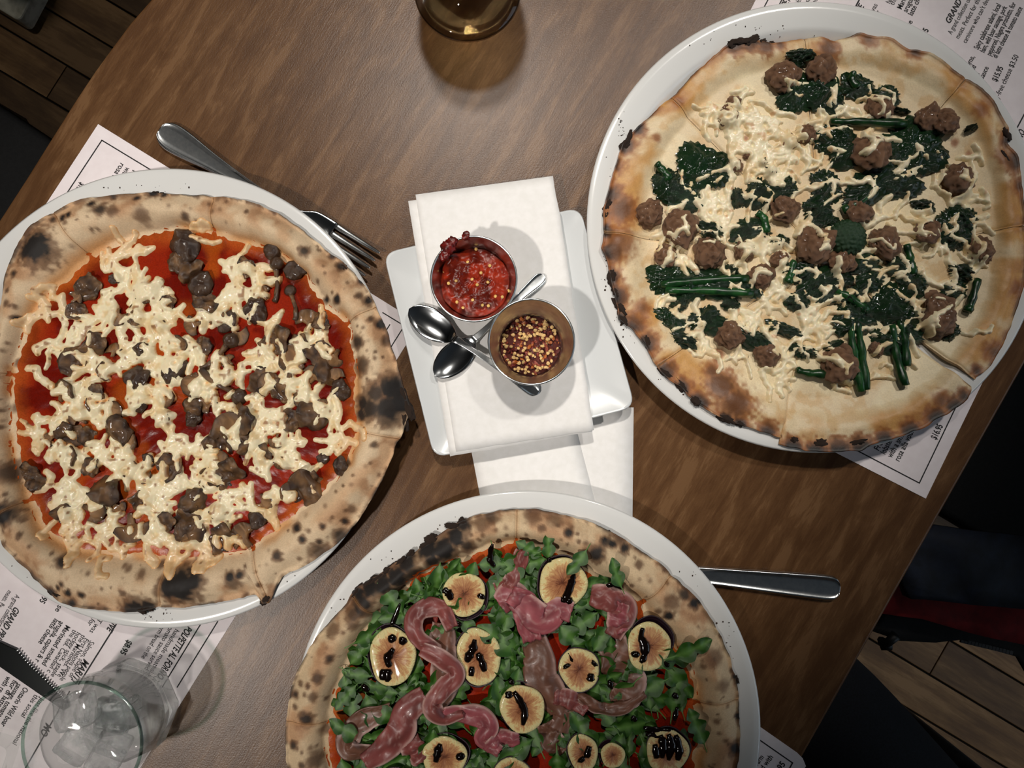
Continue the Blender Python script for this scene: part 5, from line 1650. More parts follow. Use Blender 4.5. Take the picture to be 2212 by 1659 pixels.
M_saus = attr_mat('fried_sausage', 0.42, 700, 0.3, 0.8, 0.0012, 0.15)
SAUS = [(1696, 160, 36), (1779, 147, 34), (1589, 217, 18), (1577, 247, 24), (1747, 283, 22), (1715, 300, 16), (1623, 328, 12), (1909, 226, 30), (2013, 251, 30), (2049, 258, 32), (1888, 324, 42), (2079, 388, 36), (1594, 350, 18), (1406, 462, 32), (1474, 490, 40), (1700, 449, 32), (1862, 453, 32), (2011, 496, 30), (1764, 525, 42),
        (1440, 550, 26), (1538, 544, 36), (1615, 540, 24), (1824, 563, 30), (1917, 520, 36), (2130, 537, 30), (1649, 597, 28), (2032, 661, 36), (2034, 694, 40), (1581, 723, 34), (1662, 768, 28), (1819, 787, 42), (1900, 753, 16), (1690, 560, 20)]
SM = []
for i in range(6):
    bm = bmesh.new(); bmesh.ops.create_icosphere(bm, subdivisions=4, radius=1)
    vcol = []
    for v in bm.verts:
        p = v.co.copy()
        n = mnoise.noise(p * 1.3 + Vector((i * 7, 0, 0))); n2 = mnoise.noise(p * 3.6 + Vector((0, i * 7, 0))); n3 = mnoise.noise(p * 9)
        v.co = p * (1 + 0.34 * n + 0.22 * n2 + 0.08 * n3); v.co.z *= 0.62
        t = min(1, max(0, 0.5 + n2 + 0.6 * n3))
        vcol.append(np.array(lin(108, 74, 52)) * (1 - t) + np.array(lin(170, 128, 98)) * t)
    me = to_mesh(bm, 'sausage_piece', M_saus)
    ca = me.color_attributes.new('col', 'FLOAT_COLOR', 'POINT')
    ca.data.foreach_set('color', np.c_[np.array(vcol), np.ones(len(vcol))].astype(np.float32).ravel())
    SM.append(me)
for m in SAUS:
    place(P2, 'sausage_piece', rm.choice(SM), m[0], m[1], m[2] * 0.92, m[2] / 2870 * 0.38, (rm.uniform(-.3, .3), rm.uniform(-.3, .3), rm.uniform(0, 6.28)))

# rapini
M_rap = noisy('wilted_rapini_leaf', lin(7, 26, 12), lin(30, 70, 32), 170, 0.2, 0.8, 0.0011, obj_rand=0.25, lo=0.3, hi=0.75)
M_stalk = noisy('rapini_stalk', lin(10, 38, 18), lin(30, 74, 32), 160, 0.3, 0.3, 0.0006, obj_rand=0.3)


def leaf_crumple(seed, nr=14, nth=48):
    rr = random.Random(seed)
    bm = bmesh.new(); G = []
    for i in range(nr + 1):
        t = i / nr; row = []
        for k in range(nth):
            a = 2 * PI * k / nth
            ed_ = 1 + 0.30 * mnoise.noise(Vector((math.cos(a) * 1.4, math.sin(a) * 1.4, seed))) + 0.16 * mnoise.noise(Vector((math.cos(a) * 5, math.sin(a) * 5, seed + 3))) + 0.07 * math.sin(a * 23 + seed)
            x = t * ed_ * math.cos(a); y = t * ed_ * math.sin(a)
            z = 0.26 * (1 - t ** 2.2) + 0.30 * mnoise.noise(Vector((x * 2.6, y * 2.6, seed))) * (1 - 0.4 * t) + 0.16 * mnoise.noise(Vector((x * 7, y * 7, seed + 1))) - 0.14 * t
            row.append(bm.verts.new((x, y, z)))
        G.append(row)
    for i in range(nr):
        for k in range(nth):
            j = (k + 1) % nth
            bm.faces.new((G[i][k], G[i + 1][k], G[i + 1][j], G[i][j]))
    bmesh.ops.remove_doubles(bm, verts=G[0], dist=0.5e-4)
    return to_mesh(bm, 'rapini_leaf', M_rap)


RL = [leaf_crumple(i * 3 + 1) for i in range(7)]
M_rap.node_tree.nodes['Principled BSDF'].inputs['Coat Weight'].default_value = 0.5
M_rap.node_tree.nodes['Principled BSDF'].inputs['Coat Roughness'].default_value = 0.12
# (px, py, half length, half width, angle in the picture)
RAP = [(1751, 190, 58, 36, 10), (1722, 195, 40, 30, 60), (1790, 200, 44, 32, -40), (1738, 114, 12, 26, 90), (1728, 128, 16, 12, 0), (1862, 178, 26, 34, 70), (1925, 204, 26, 24, 30), (1951, 230, 6, 22, 80), (1815, 300, 46, 30, -20), (1838, 320, 36, 34, 40), (1975, 300, 52, 44, 20), (2005, 325, 40, 42, 80), (1945, 330, 34, 32, 0),
       (1905, 388, 62, 30, 25), (1880, 410, 50, 26, 30), (1945, 395, 44, 30, 0), (1794, 398, 28, 34, 30), (1517, 352, 42, 42, 40), (1550, 360, 34, 34, 0), (1462, 395, 38, 34, 20), (1490, 422, 44, 28, -10), (1440, 380, 22, 26, 70), (1543, 488, 12, 26, 70), (1640, 413, 22, 30, -30), (1665, 425, 26, 22, 20), (1705, 402, 26, 22, 30), (1775, 447, 28, 26, 40), (1785, 475, 26, 18, 10),
       (1632, 492, 36, 22, 5), (1608, 500, 24, 16, 30), (2007, 440, 12, 24, 80), (2075, 484, 36, 38, 20), (2095, 470, 22, 30, 60), (2105, 273, 13, 7, 20), (1653, 345, 10, 8, 0), (1672, 362, 9, 14, 40), (1500, 606, 70, 32, 4), (1560, 612, 60, 28, -8), (1445, 600, 30, 40, 80), (1610, 620, 32, 18, -15), (2079, 508, 30, 22, 10), (2092, 588, 16, 28, 70), (2071, 627, 26, 20, 20),
       (1938, 655, 36, 42, 60), (1955, 690, 34, 34, 0), (1973, 714, 32, 22, -10), (2062, 714, 22, 16, 30), (1802, 629, 36, 20, 30), (1770, 608, 40, 24, 40), (1845, 640, 26, 18, 40), (1730, 650, 24, 16, 0), (1717, 578, 12, 26, 80), (1748, 585, 30, 22, 20), (1585, 655, 18, 12, 0), (1474, 650, 22, 14, 40), (1449, 689, 20, 34, 60), (1479, 735, 13, 30, 70), (1525, 684, 30, 22, 30), (1551, 701, 26, 20, 0),
       (1615, 722, 50, 20, -30), (1650, 735, 26, 18, -30), (1700, 708, 13, 36, 70), (1743, 755, 26, 14, -10), (1853, 690, 30, 44, 80), (1870, 660, 24, 28, 60), (1930, 735, 24, 30, 70), (1811, 744, 22, 9, 20), (1585, 578, 16, 10, 0), (1535, 500, 10, 18, 60), (1870, 560, 22, 40, 85), (1890, 600, 26, 24, 30), (1960, 580, 24, 34, 60), (1985, 610, 22, 26, 30), (1830, 600, 22, 16, 0), (1690, 520, 18, 14, 20), (1600, 420, 14, 18, 0)]
for m in RAP:
    o = place(P2, 'rapini_leaf', rm.choice(RL), m[0], m[1], 1, 0.0030, (rm.uniform(-.12, .12), rm.uniform(-.12, .12), math.radians(m[4])))
    o.scale = (m[2] / 2870 * 1.22, m[3] / 2870 * 1.22, rm.uniform(0.012, 0.016))
for pts in [[(1800, 258), (1866, 258), (1965, 262)], [(1420, 348), (1432, 362), (1450, 385)], [(1965, 525), (1973, 555), (1980, 590)], [(1725, 798), (1752, 805), (1786, 808)], [(1842, 690), (1850, 760), (1866, 845)], [(1858, 690), (1868, 760), (1876, 842)], [(1934, 700), (1944, 770), (1958, 832)], [(1950, 690), (1962, 740), (1965, 790)],
            [(1850, 150), (1846, 165), (1858, 185)], [(2120, 600), (2105, 650), (2095, 672)], [(1430, 612), (1520, 604), (1620, 600)], [(1440, 625), (1540, 626), (1630, 632)], [(1800, 620), (1840, 640), (1880, 670)], [(1720, 560), (1712, 590), (1706, 610)], [(1640, 455), (1655, 470), (1660, 500)], [(1880, 420), (1850, 440), (1826, 452)]]:
    w = [at(*q_, P2.zs) for q_ in pts]
    path = spline([(x, y, P2.h1(x, y) + 0.0042) for x, y in w], 5)
    n_ = len(path)
    bm = bm_tube(path, [0.0034 * (0.72 + 0.4 * i / n_ + 0.12 * math.sin(i * 1.7)) for i in range(n_)], 10)
    for v in bm.verts: v.co += mnoise.noise_vector(v.co * 300) * 0.0007
    from_bm('rapini_stalk', bm, M_stalk, P2.obj)
bm = bmesh.new(); bmesh.ops.create_icosphere(bm, subdivisions=5, radius=1)
for v in bm.verts:
    p = v.co.copy(); v.co = p * (1 + 0.10 * abs(math.sin(p.x * 13 + p.y * 5) * math.sin(p.y * 14 - p.z * 4)) + 0.09 * mnoise.noise(p * 9)); v.co.z *= 0.6
M_flor = noisy('rapini_floret', lin(10, 34, 16), lin(30, 66, 30), 500, 0.5, 0.4, 0.0006)
place(P2, 'rapini_floret', to_mesh(bm, 'rapini_floret', M_flor), 1836, 512, 38, 0.005, (0.1, 0, 0))

C3 = [(780, 570), (850, 620), (950, 560), (700, 620), (620, 600), (1000, 650), (850, 720), (950, 760), (1050, 700), (900, 850), (1000, 830), (1100, 800), (1200, 760), (1250, 800), (1200, 880), (1260, 960), (1080, 900), (1360, 850), (1240, 620), (1180, 600), (1300, 650), (1450, 650), (1540, 680), (1240, 550), (1180, 530), (1320, 440), (1350, 500),
      (1420, 520), (1480, 490), (1560, 570), (1620, 520), (1050, 430), (1000, 500), (850, 430), (1620, 800), (1680, 760), (1740, 790), (1650, 850), (1690, 900), (1800, 950), (1900, 980), (1980, 740), (2000, 1000), (1450, 970), (1520, 1010), (1500, 1080), (1600, 1100), (1700, 1060), (1780, 1060), (1850, 1200), (480, 980), (560, 1010), (640, 1030),
      (700, 960), (720, 860), (780, 1060), (860, 1060), (930, 1080), (1050, 1110), (1200, 1170), (1250, 1120), (680, 1100), (600, 1180), (390, 1180), (450, 1020), (600, 540), (740, 700), (900, 680), (1000, 740), (800, 780), (950, 900), (1040, 850), (780, 640), (900, 600)]
C4 = [(400, 60), (450, 110), (400, 130), (450, 200), (510, 230), (640, 60), (740, 100), (780, 180), (690, 220), (760, 300), (800, 230), (880, 130), (960, 100), (900, 190), (1000, 240), (990, 330), (940, 300), (1060, 300), (1110, 230), (1180, 270), (1280, 300), (1120, 370), (1180, 430), (1210, 350), (1150, 500), (1220, 480), (1330, 400), (1400, 400),
      (1280, 460), (1180, 560), (1280, 540), (1100, 580), (1200, 620), (1190, 690), (930, 500), (880, 480), (800, 480), (740, 460), (1000, 580), (990, 660), (980, 720), (520, 460), (560, 520), (500, 520), (590, 570), (650, 640), (740, 590), (780, 680), (840, 750), (960, 820), (1040, 800), (420, 410), (1450, 470), (1480, 560), (1440, 620), (1480, 700),
      (1430, 820), (1290, 830), (1440, 300), (1490, 230), (1530, 170), (1620, 200), (1600, 300), (1660, 350), (1700, 390), (1680, 450), (1780, 470), (1720, 500), (1900, 390), (1930, 300), (1880, 240), (1800, 280), (1760, 200), (1830, 110), (1900, 200), (1960, 140), (1780, 60), (1660, 80), (1700, 40), (1480, 110), (1380, 60), (1230, 40), (1320, 190), (1950, 90), (2010, 560), (1650, 690)]
CH2 = [(1270 + x / 2.348, y / 2.348, 2) for x, y in C3] + [(1270 + x / 2.348, 480 + y / 2.348, 2) for x, y in C4]
CH2 = [(a, b, 3 if (a < 1730 and 230 < b < 400) else (2 if i_ % 2 else 1)) for i_, (a, b, c) in enumerate(CH2)]
rg2 = np.random.default_rng(33)
st2 = strands(P2, CH2, 2, 56, 7.6, 12, rg2, 5, 0.5)
for c in [(1610, 265), (1640, 285), (1660, 330), (1690, 300), (1650, 360), (1600, 300), (1560, 440), (1540, 430), (1570, 470), (1710, 600), (1690, 640), (1760, 690), (1780, 720), (2110, 370), (2120, 430), (2090, 440), (1650, 520), (1680, 540), (1690, 760), (1650, 700)]:
    st2 += strands(P2, [c], 4, 40, 8.5, 12, rg2, 3, 0.7)


def drape2(gx, gy):
    z = np.zeros_like(gx)
    for m in SAUS:
        p = at(m[0], m[1], P2.zs); r = m[2] / 2870 * 0.9
        z = np.maximum(z, m[2] / 2870 * 0.88 * np.exp(-(((gx - p[0]) ** 2 + (gy - p[1]) ** 2) / (r * r)) ** 2))
    for m in RAP:
        p = at(m[0], m[1], P2.zs); r = math.sqrt(m[2] * m[3]) / 2870
        z = np.maximum(z, 0.0040 * np.exp(-(((gx - p[0]) ** 2 + (gy - p[1]) ** 2) / (r * r)) ** 2))
    return z


def cheese_col2(gx, gy, h):
    n = fbm(gx, gy, 140, 191, 3)
    c = mixc(np.broadcast_to(np.array(lin(241, 227, 192)), gx.shape + (3,)), lin(226, 194, 140), sstep(0.5, 0.7, n) * 0.6)
    return mixc(c, lin(196, 134, 76), 0.6 * sstep(0.9, 0.97, vnoise(gx * 240, gy * 240, 25)))


field_part(P2, 'shredded_cheese', st2, M_cheese, 0.0028, cheese_col2, drape=drape2)

# ================= fig and prosciutto pizza (bottom)
P3 = Pizza('pizza', 'pizza topped with fig slices, prosciutto ribbons and arugula on the bottom plate', 2, (1108, 1590),
           [(1113, 1100), (1070, 1107), (1017, 1119), (974, 1139), (931, 1167), (897, 1196), (859, 1215), (811, 1249), (768, 1273), (744, 1308), (701, 1356), (657, 1419), (638, 1462), (621, 1534), (615, 1577), (619, 1639), (640, 1740), (690, 1850), (760, 1930), (870, 2010), (980, 2055), (1110, 2075), (1250, 2050), (1380, 1990),
            (1480, 1910), (1550, 1810), (1585, 1720), (1594, 1659), (1599, 1543), (1592, 1471), (1577, 1419), (1554, 1366), (1510, 1299), (1453, 1246), (1424, 1217), (1367, 1179), (1319, 1150), (1271, 1129), (1175, 1104)],
           [(1117, 1167), (1060, 1174), (1017, 1196), (955, 1217), (897, 1241), (868, 1270), (815, 1325), (765, 1395), (732, 1471), (706, 1558), (709, 1639), (740, 1780), (820, 1890), (950, 1970), (1110, 1990), (1270, 1965), (1400, 1890), (1480, 1780), (1506, 1659), (1520, 1591), (1510, 1519), (1501, 1447), (1462, 1399), (1415, 1347), (1386, 1299), (1319, 1256), (1261, 1222), (1199, 1184)],
           0.027, 0.0100, 0.0040, 500, 1.15)
for b in [(950, 1190, 40, 0.004), (860, 1240, 40, 0.004), (1290, 1180, 50, 0.003), (1450, 1290, 50, 0.002), (650, 1500, 50, 0.002)]: P3.bump(*b)
chars3 = [(970, 1135, 12, 1), (1000, 1135, 20, .9), (985, 1160, 24, .95), (960, 1185, 30, .95), (925, 1185, 26, 1), (935, 1210, 20, .9), (880, 1215, 24, .9), (895, 1240, 22, .8), (860, 1245, 26, .95), (830, 1262, 26, .95), (800, 1270, 24, .95), (770, 1285, 20, 1), (785, 1305, 26, .9), (765, 1325, 20, .7), (1010, 1180, 16, .8), (1040, 1130, 20, .5), (880, 1200, 12, 1), (1060, 1118, 16, .7),
          (1170, 1140, 8, .6), (1228, 1150, 10, .9), (1285, 1195, 20, .9), (1308, 1170, 12, .8), (1322, 1175, 9, 1), (1305, 1165, 8, 1), (1350, 1185, 12, .9), (1270, 1195, 16, .6), (1380, 1220, 10, .6), (1340, 1165, 16, .6), (1445, 1330, 11, 1), (1500, 1305, 12, 1), (1480, 1285, 14, .8), (1512, 1300, 10, .9), (1450, 1300, 20, .5), (1590, 1465, 8, .9), (1597, 1550, 9, 1), (1590, 1620, 16, .9), (1540, 1420, 22, .45), (1560, 1480, 18, .35),
          (715, 1420, 10, .8), (690, 1460, 12, .7), (640, 1500, 8, .8), (665, 1550, 16, .85), (660, 1540, 10, .6), (680, 1640, 16, .6), (635, 1610, 10, .8), (700, 1580, 12, .5), (655, 1650, 8, .7), (680, 1500, 10, .6), (720, 1360, 16, .5), (765, 1350, 12, .6), (1150, 1115, 20, .5), (1200, 1120, 20, .4)]
ch3 = pxs(P3, chars3)
for _ in range(200):
    a = rs.uniform(0, 2 * PI); i = int(a / 2 / PI * NTH) % NTH
    r = P3.Ri[i] + (P3.Ro[i] - P3.Ri[i]) * rs.uniform(0.1, 1.0)
    ch3.append((P3.c[0] + r * math.cos(a), P3.c[1] + r * math.sin(a), rs.uniform(0.0008, 0.0021), rs.uniform(0.2, 0.65)))
cut3 = [(1117, 1095), (1455, 1245), (1598, 1515), (1480, 1910), (1100, 2080), (760, 1930), (612, 1560), (758, 1290)]
P3.crust(cut3, col_wood_fired(ch3, 600, (206, 180, 144), (190, 150, 112), (156, 112, 78)), M_crust)
P3.layer('tomato_sauce', sauce_col(640, (140, 34, 16), (196, 118, 56)), M_sauce, -0.0015, seed=650)

# arugula
M_aru = attr_mat('arugula_leaf', 0.34, 500, 0.15, 0.25, 0.0004, 0.0)


def arugula(seed):
    rr = random.Random(seed)
    N = 30
    bm = bmesh.new(); rows = []; cols_ = []
    lobes = rr.choice((2, 3, 3)); ph = rr.uniform(0, 1); bend = rr.uniform(-0.5, 0.5); curl = rr.uniform(0.2, 0.6)
    for i in range(N + 1):
        t = i / N
        if t < 0.22: w = 0.022 + 0.01 * t
        else:
            q_ = (t - 0.22) / 0.78
            env = math.sin(PI * min(1, q_ ** 0.75)) ** 0.7 * 0.44
            lob = 0.42 + 0.58 * abs(math.sin(PI * (lobes * q_ ** 1.1 + 0.12 * ph))) ** 0.8 if q_ < 0.72 else 1.0
            w = max(0.02, env * lob)
        y = t * 2 - 1; xo = bend * (t * t - 0.3)
        row = []
        for k, v in enumerate((-1, -0.6, -0.06, 0.06, 0.6, 1)):
            x = xo + w * v
            z = 0.10 * abs(v) * w * 3 - curl * (t - 0.5) ** 2 + 0.10 * mnoise.noise(Vector((x * 3, y * 3, seed))) + (0.03 if abs(v) < 0.1 else 0)
            row.append(bm.verts.new((x, y + (0.12 * abs(v) * w), z)))
            g = np.array(lin(40, 78, 18)) * (0.9 + 0.3 * mnoise.noise(Vector((x * 2, y * 2, seed + 4)))) if abs(v) > 0.1 and t > 0.22 else np.array(lin(84, 122, 56))
            cols_.append(g)
        rows.append(row)
    for a, b in zip(rows[:-1], rows[1:]):
        for k in range(5): bm.faces.new((a[k], a[k + 1], b[k + 1], b[k]))
    me = to_mesh(bm, 'arugula_leaf', M_aru)
    ca = me.color_attributes.new('col', 'FLOAT_COLOR', 'POINT')
    ca.data.foreach_set('color', np.c_[np.array(cols_), np.ones(len(cols_))].astype(np.float32).ravel())
    return me


AR = [arugula(i) for i in range(8)]
FIG = [(1001, 1291, 46, 48, 20, (6, 8)), (1218, 1267, 52, 55, -20, (-4, -4)), (843, 1428, 50, 62, 0, (-6, -6)), (1033, 1428, 47, 62, 10, (-3, 2)), (1254, 1457, 43, 47, 20, (0, 0)), (1407, 1406, 47, 52, -10, (8, -12)), (1129, 1543, 48, 51, 20, (-6, -8)), (957, 1650, 48, 44, 0, (5, -6)), (1262, 1640, 32, 40, 10, (-2, 0)), (1328, 1646, 26, 26, 0, (-6, -6)), (1448, 1636, 46, 46, -10, (2, -4)), (1106, 1692, 40, 40, 0, (0, 0)), (850, 1720, 44, 44, 0, (0, 0)), (1370, 1760, 48, 52, 0, (4, 4)), (1200, 1830, 46, 50, 30, (-4, 2)), (980, 1820, 50, 46, 0, (2, 6))]
ra = random.Random(9)


def free(px, py, rad):
    return all(math.hypot(px - f[0], py - f[1]) > min(f[2], f[3]) * rad for f in FIG)


BARE = [(1020, 1215, 46), (915, 1280, 40), (800, 1330, 26), (765, 1400, 36), (770, 1530, 28), (1490, 1480, 34), (1500, 1560, 40), (1395, 1300, 30), (1130, 1190, 34), (1420, 1365, 10), (1480, 1650, 20), (730, 1470, 20)]
n_a = 0
while n_a < 262:
    a = ra.uniform(0, 2 * PI); r = math.sqrt(ra.random()) * 0.128
    x = P3.c[0] + r * math.cos(a); y = P3.c[1] + r * math.sin(a)
    if y < -0.262: continue
    s_ = 0.0 + (x) * 1750 / 0.6 + 1106; t_ = 829.5 - (y + 0.025) * 1750 / 0.6
    if any(math.hypot(s_ - b[0], t_ - b[1]) < b[2] * 0.9 for b in BARE) or not free(s_, t_, 0.75): continue
    o = bpy.data.objects.new('arugula_leaf', ra.choice(AR)); COL.objects.link(o); o.parent = P3.obj
    k = ra.uniform(0.0125, 0.0205)
    o.location = Vector((x, y, P3.h1(x, y) + ra.uniform(0.003, 0.010))) - P3.obj.location
    o.rotation_euler = (ra.uniform(-.35, .35), ra.uniform(-.35, .35), ra.uniform(0, 6.28)); o.scale = (k, k, k)
    n_a += 1
for px, py, k, rz in [(1482, 1400, 0.019, -1.2), (1185, 1185, 0.013, 0.2), (752, 1500, 0.014, 2.4), (752, 1580, 0.016, 1.2), (850, 1300, 0.018, 0.6), (1090, 1390, 0.024, 0.9), (1150, 1190, 0.014, 1.0), (1265, 1590, 0.02, 0.3), (1120, 1620, 0.02, 2.0), (860, 1560, 0.022, 1.0), (1510, 1580, 0.018, 0.4), (1330, 1240, 0.014, 0.5), (1250, 1205, 0.014, 2.6)]:
    x, y = at(px, py, P3.zs)
    o = bpy.data.objects.new('arugula_leaf', ra.choice(AR)); COL.objects.link(o); o.parent = P3.obj
    o.location = Vector((x, y, P3.h1(x, y) + 0.011)) - P3.obj.location; o.rotation_euler = (0.1, 0.1, rz); o.scale = (k, k, k)

# the far half, below the photograph's frame: same leaves joined
vs_, fs_, cs_ = [], [], []
kb = 0; n_b = 0
while n_b < 170:
    a = ra.uniform(PI, 2 * PI); r = math.sqrt(ra.random()) * 0.124
    x = P3.c[0] + r * math.cos(a); y = P3.c[1] + r * math.sin(a)
    if y > -0.262: continue
    me = ra.choice(AR); k = ra.uniform(0.0125, 0.0205)
    M_ = Matrix.LocRotScale(Vector((x, y, P3.h1(x, y) + ra.uniform(0.003, 0.010))), Euler((ra.uniform(-.35, .35), ra.uniform(-.35, .35), ra.uniform(0, 6.28))), Vector((k, k, k)))
    vs_ += [tuple(M_ @ v.co) for v in me.vertices]
    fs_ += [tuple(i + kb for i in p.vertices) for p in me.polygons]
    cs_ += [tuple(c.color)[:3] for c in me.color_attributes['col'].data]
    kb += len(me.vertices); n_b += 1
tag(from_np('arugula_bed', vs_, fs_, M_aru, P3.obj, np.array(cs_)), kind='stuff')

# figs
M_skin_f = noisy('dark_fig_skin', lin(26, 14, 22), lin(44, 22, 34), 90, 0.35, 0.2)
M_balsamic = mat('balsamic_glaze', lin(14, 6, 4), 0.1)


def fig_flesh_mat():
    m = mat('fig_flesh', (0.6, 0.3, 0.2), 0.3)
    nt, nd, lk, b = nodes(m)
    tc = nd.new('ShaderNodeTexCoord'); sx = nd.new('ShaderNodeSeparateXYZ'); lk.new(tc.outputs['Object'], sx.inputs[0])
    cm = nd.new('ShaderNodeCombineXYZ'); lk.new(sx.outputs[0], cm.inputs[0]); lk.new(sx.outputs[1], cm.inputs[1])
    ln = nd.new('ShaderNodeVectorMath'); ln.operation = 'LENGTH'; lk.new(cm.outputs[0], ln.inputs[0])
    oi = nd.new('ShaderNodeObjectInfo')
    at2 = nd.new('ShaderNodeMath'); at2.operation = 'ARCTAN2'; lk.new(sx.outputs[1], at2.inputs[0]); lk.new(sx.outputs[0], at2.inputs[1])
    c2 = nd.new('ShaderNodeCombineXYZ'); 
    k1_ = nd.new('ShaderNodeMath'); k1_.operation = 'MULTIPLY'; k1_.inputs[1].default_value = 5.0; lk.new(at2.outputs[0], k1_.inputs[0]); lk.new(k1_.outputs[0], c2.inputs[0])
    k2_ = nd.new('ShaderNodeMath'); k2_.operation = 'MULTIPLY'; k2_.inputs[1].default_value = 2.0; lk.new(ln.outputs['Value'], k2_.inputs[0]); lk.new(k2_.outputs[0], c2.inputs[1])
    k3_ = nd.new('ShaderNodeMath'); k3_.operation = 'MULTIPLY'; k3_.inputs[1].default_value = 40.0; lk.new(oi.outputs['Random'], k3_.inputs[0]); lk.new(k3_.outputs[0], c2.inputs[2])
    streak = noise_tex(nd, lk, c2.outputs[0], 1.6, 4, 0.7)
    blot = noise_tex(nd, lk, tc.outputs['Object'], 3.0, 4, 0.6)
    ad = nd.new('ShaderNodeMath'); ad.operation = 'MULTIPLY_ADD'; lk.new(streak.outputs['Fac'], ad.inputs[0]); ad.inputs[1].default_value = 1.15; lk.new(ln.outputs['Value'], ad.inputs[2])
    ad2 = nd.new('ShaderNodeMath'); ad2.operation = 'MULTIPLY_ADD'; lk.new(blot.outputs['Fac'], ad2.inputs[0]); ad2.inputs[1].default_value = 0.75; lk.new(ad.outputs[0], ad2.inputs[2])
    r = ramp(nd, [(0.0, lin(70, 34, 22)), (0.20, lin(112, 62, 40)), (0.36, lin(158, 100, 66)), (0.58, lin(182, 126, 84)), (0.80, lin(206, 160, 108)), (0.92, lin(226, 202, 142)), (1.0, lin(222, 208, 150))])
    sc2 = nd.new('ShaderNodeMath'); sc2.operation = 'MULTIPLY_ADD'; sc2.inputs[1].default_value = 0.95; sc2.inputs[2].default_value = -0.76; lk.new(ad2.outputs[0], sc2.inputs[0])
    lk.new(sc2.outputs[0], r.inputs[0]); lk.new(r.outputs[0], b.inputs['Base Color'])
    add_bump(nd, lk, b, streak.outputs['Fac'], 0.4, 0.02)
    b.inputs['Coat Weight'].default_value = 0.25; b.inputs['Coat Roughness'].default_value = 0.15
    return m


M_fig = fig_flesh_mat()
bm = bm_lathe([(0, 0.02), (0.3, 0.035), (0.6, 0.05), (0.86, 0.06), (0.97, 0.045), (1.0, 0.0), (0.99, -0.06), (0, -0.06)], 48)
for v in bm.verts:
    a = math.atan2(v.co.y, v.co.x); k = 1 + 0.03 * math.sin(3 * a + 1) + 0.02 * math.sin(5 * a); v.co.x *= k; v.co.y *= k
    v.co.z += 0.03 * mnoise.noise(v.co * 3)
flesh_me = to_mesh(bm, 'fig_slice', M_fig)
bm = bm_lathe([(0, -0.20), (0.8, -0.19), (0.97, -0.14), (1.045, -0.05), (1.05, 0.01), (1.02, 0.025), (0.985, 0.0), (0.97, -0.1), (0, -0.12)], 48)
for v in bm.verts:
    a = math.atan2(v.co.y, v.co.x); k = 1 + 0.03 * math.sin(3 * a + 1) + 0.02 * math.sin(5 * a); v.co.x *= k; v.co.y *= k
skin_me = to_mesh(bm, 'skin', M_skin_f)
DRZ = {0: [[(955, 1278), (968, 1290), (972, 1303)], [(1040, 1290), (1036, 1300)]], 1: [[(1242, 1246), (1238, 1262), (1230, 1285), (1222, 1300), (1214, 1308)], [(1228, 1300), (1236, 1312)]], 2: [[(838, 1380), (846, 1395)], [(845, 1410), (832, 1432), (838, 1450)], [(824, 1455), (822, 1478)], [(834, 1455), (832, 1482)], [(870, 1385), (862, 1400)]],
       3: [[(1024, 1390), (1020, 1410), (1012, 1425), (1006, 1440)], [(1050, 1390), (1052, 1398)], [(1030, 1420), (1040, 1440), (1046, 1460)], [(1018, 1450), (1016, 1470)]], 4: [[(1284, 1446), (1290, 1440)], [(1280, 1465), (1278, 1482)], [(1224, 1444), (1228, 1452)]], 5: [[(1394, 1365), (1390, 1385), (1398, 1405), (1396, 1428), (1388, 1440)], [(1378, 1415), (1376, 1428)]], 6: [[(1110, 1505), (1126, 1530), (1134, 1550), (1130, 1578)], [(1098, 1505), (1100, 1520)]],
       7: [[(948, 1620), (942, 1640), (938, 1659)], [(990, 1640), (994, 1655)]], 10: [[(1432, 1600), (1438, 1620), (1436, 1650)], [(1450, 1598), (1456, 1620), (1450, 1655)], [(1466, 1600), (1474, 1630), (1470, 1655)], [(1420, 1620), (1424, 1650)]], 8: [[(1276, 1625), (1270, 1650)], [(1256, 1650), (1262, 1659)]]}


def blob_path(pts, z_of, r0, rr):
    w = [A(x, y, P3.zs + 0.012) for x, y in pts]
    path = spline([(p.x, p.y, z_of(p.x, p.y)) for p in w], 4)
    n_ = len(path)
    return bm_tube(path, [r0 * (0.25 + (0.5 + 0.55 * rr.random()) * math.sin(PI * (i + 0.35) / (n_ - 0.3)) ** 0.5) for i in range(n_)], 8, flat=0.5)


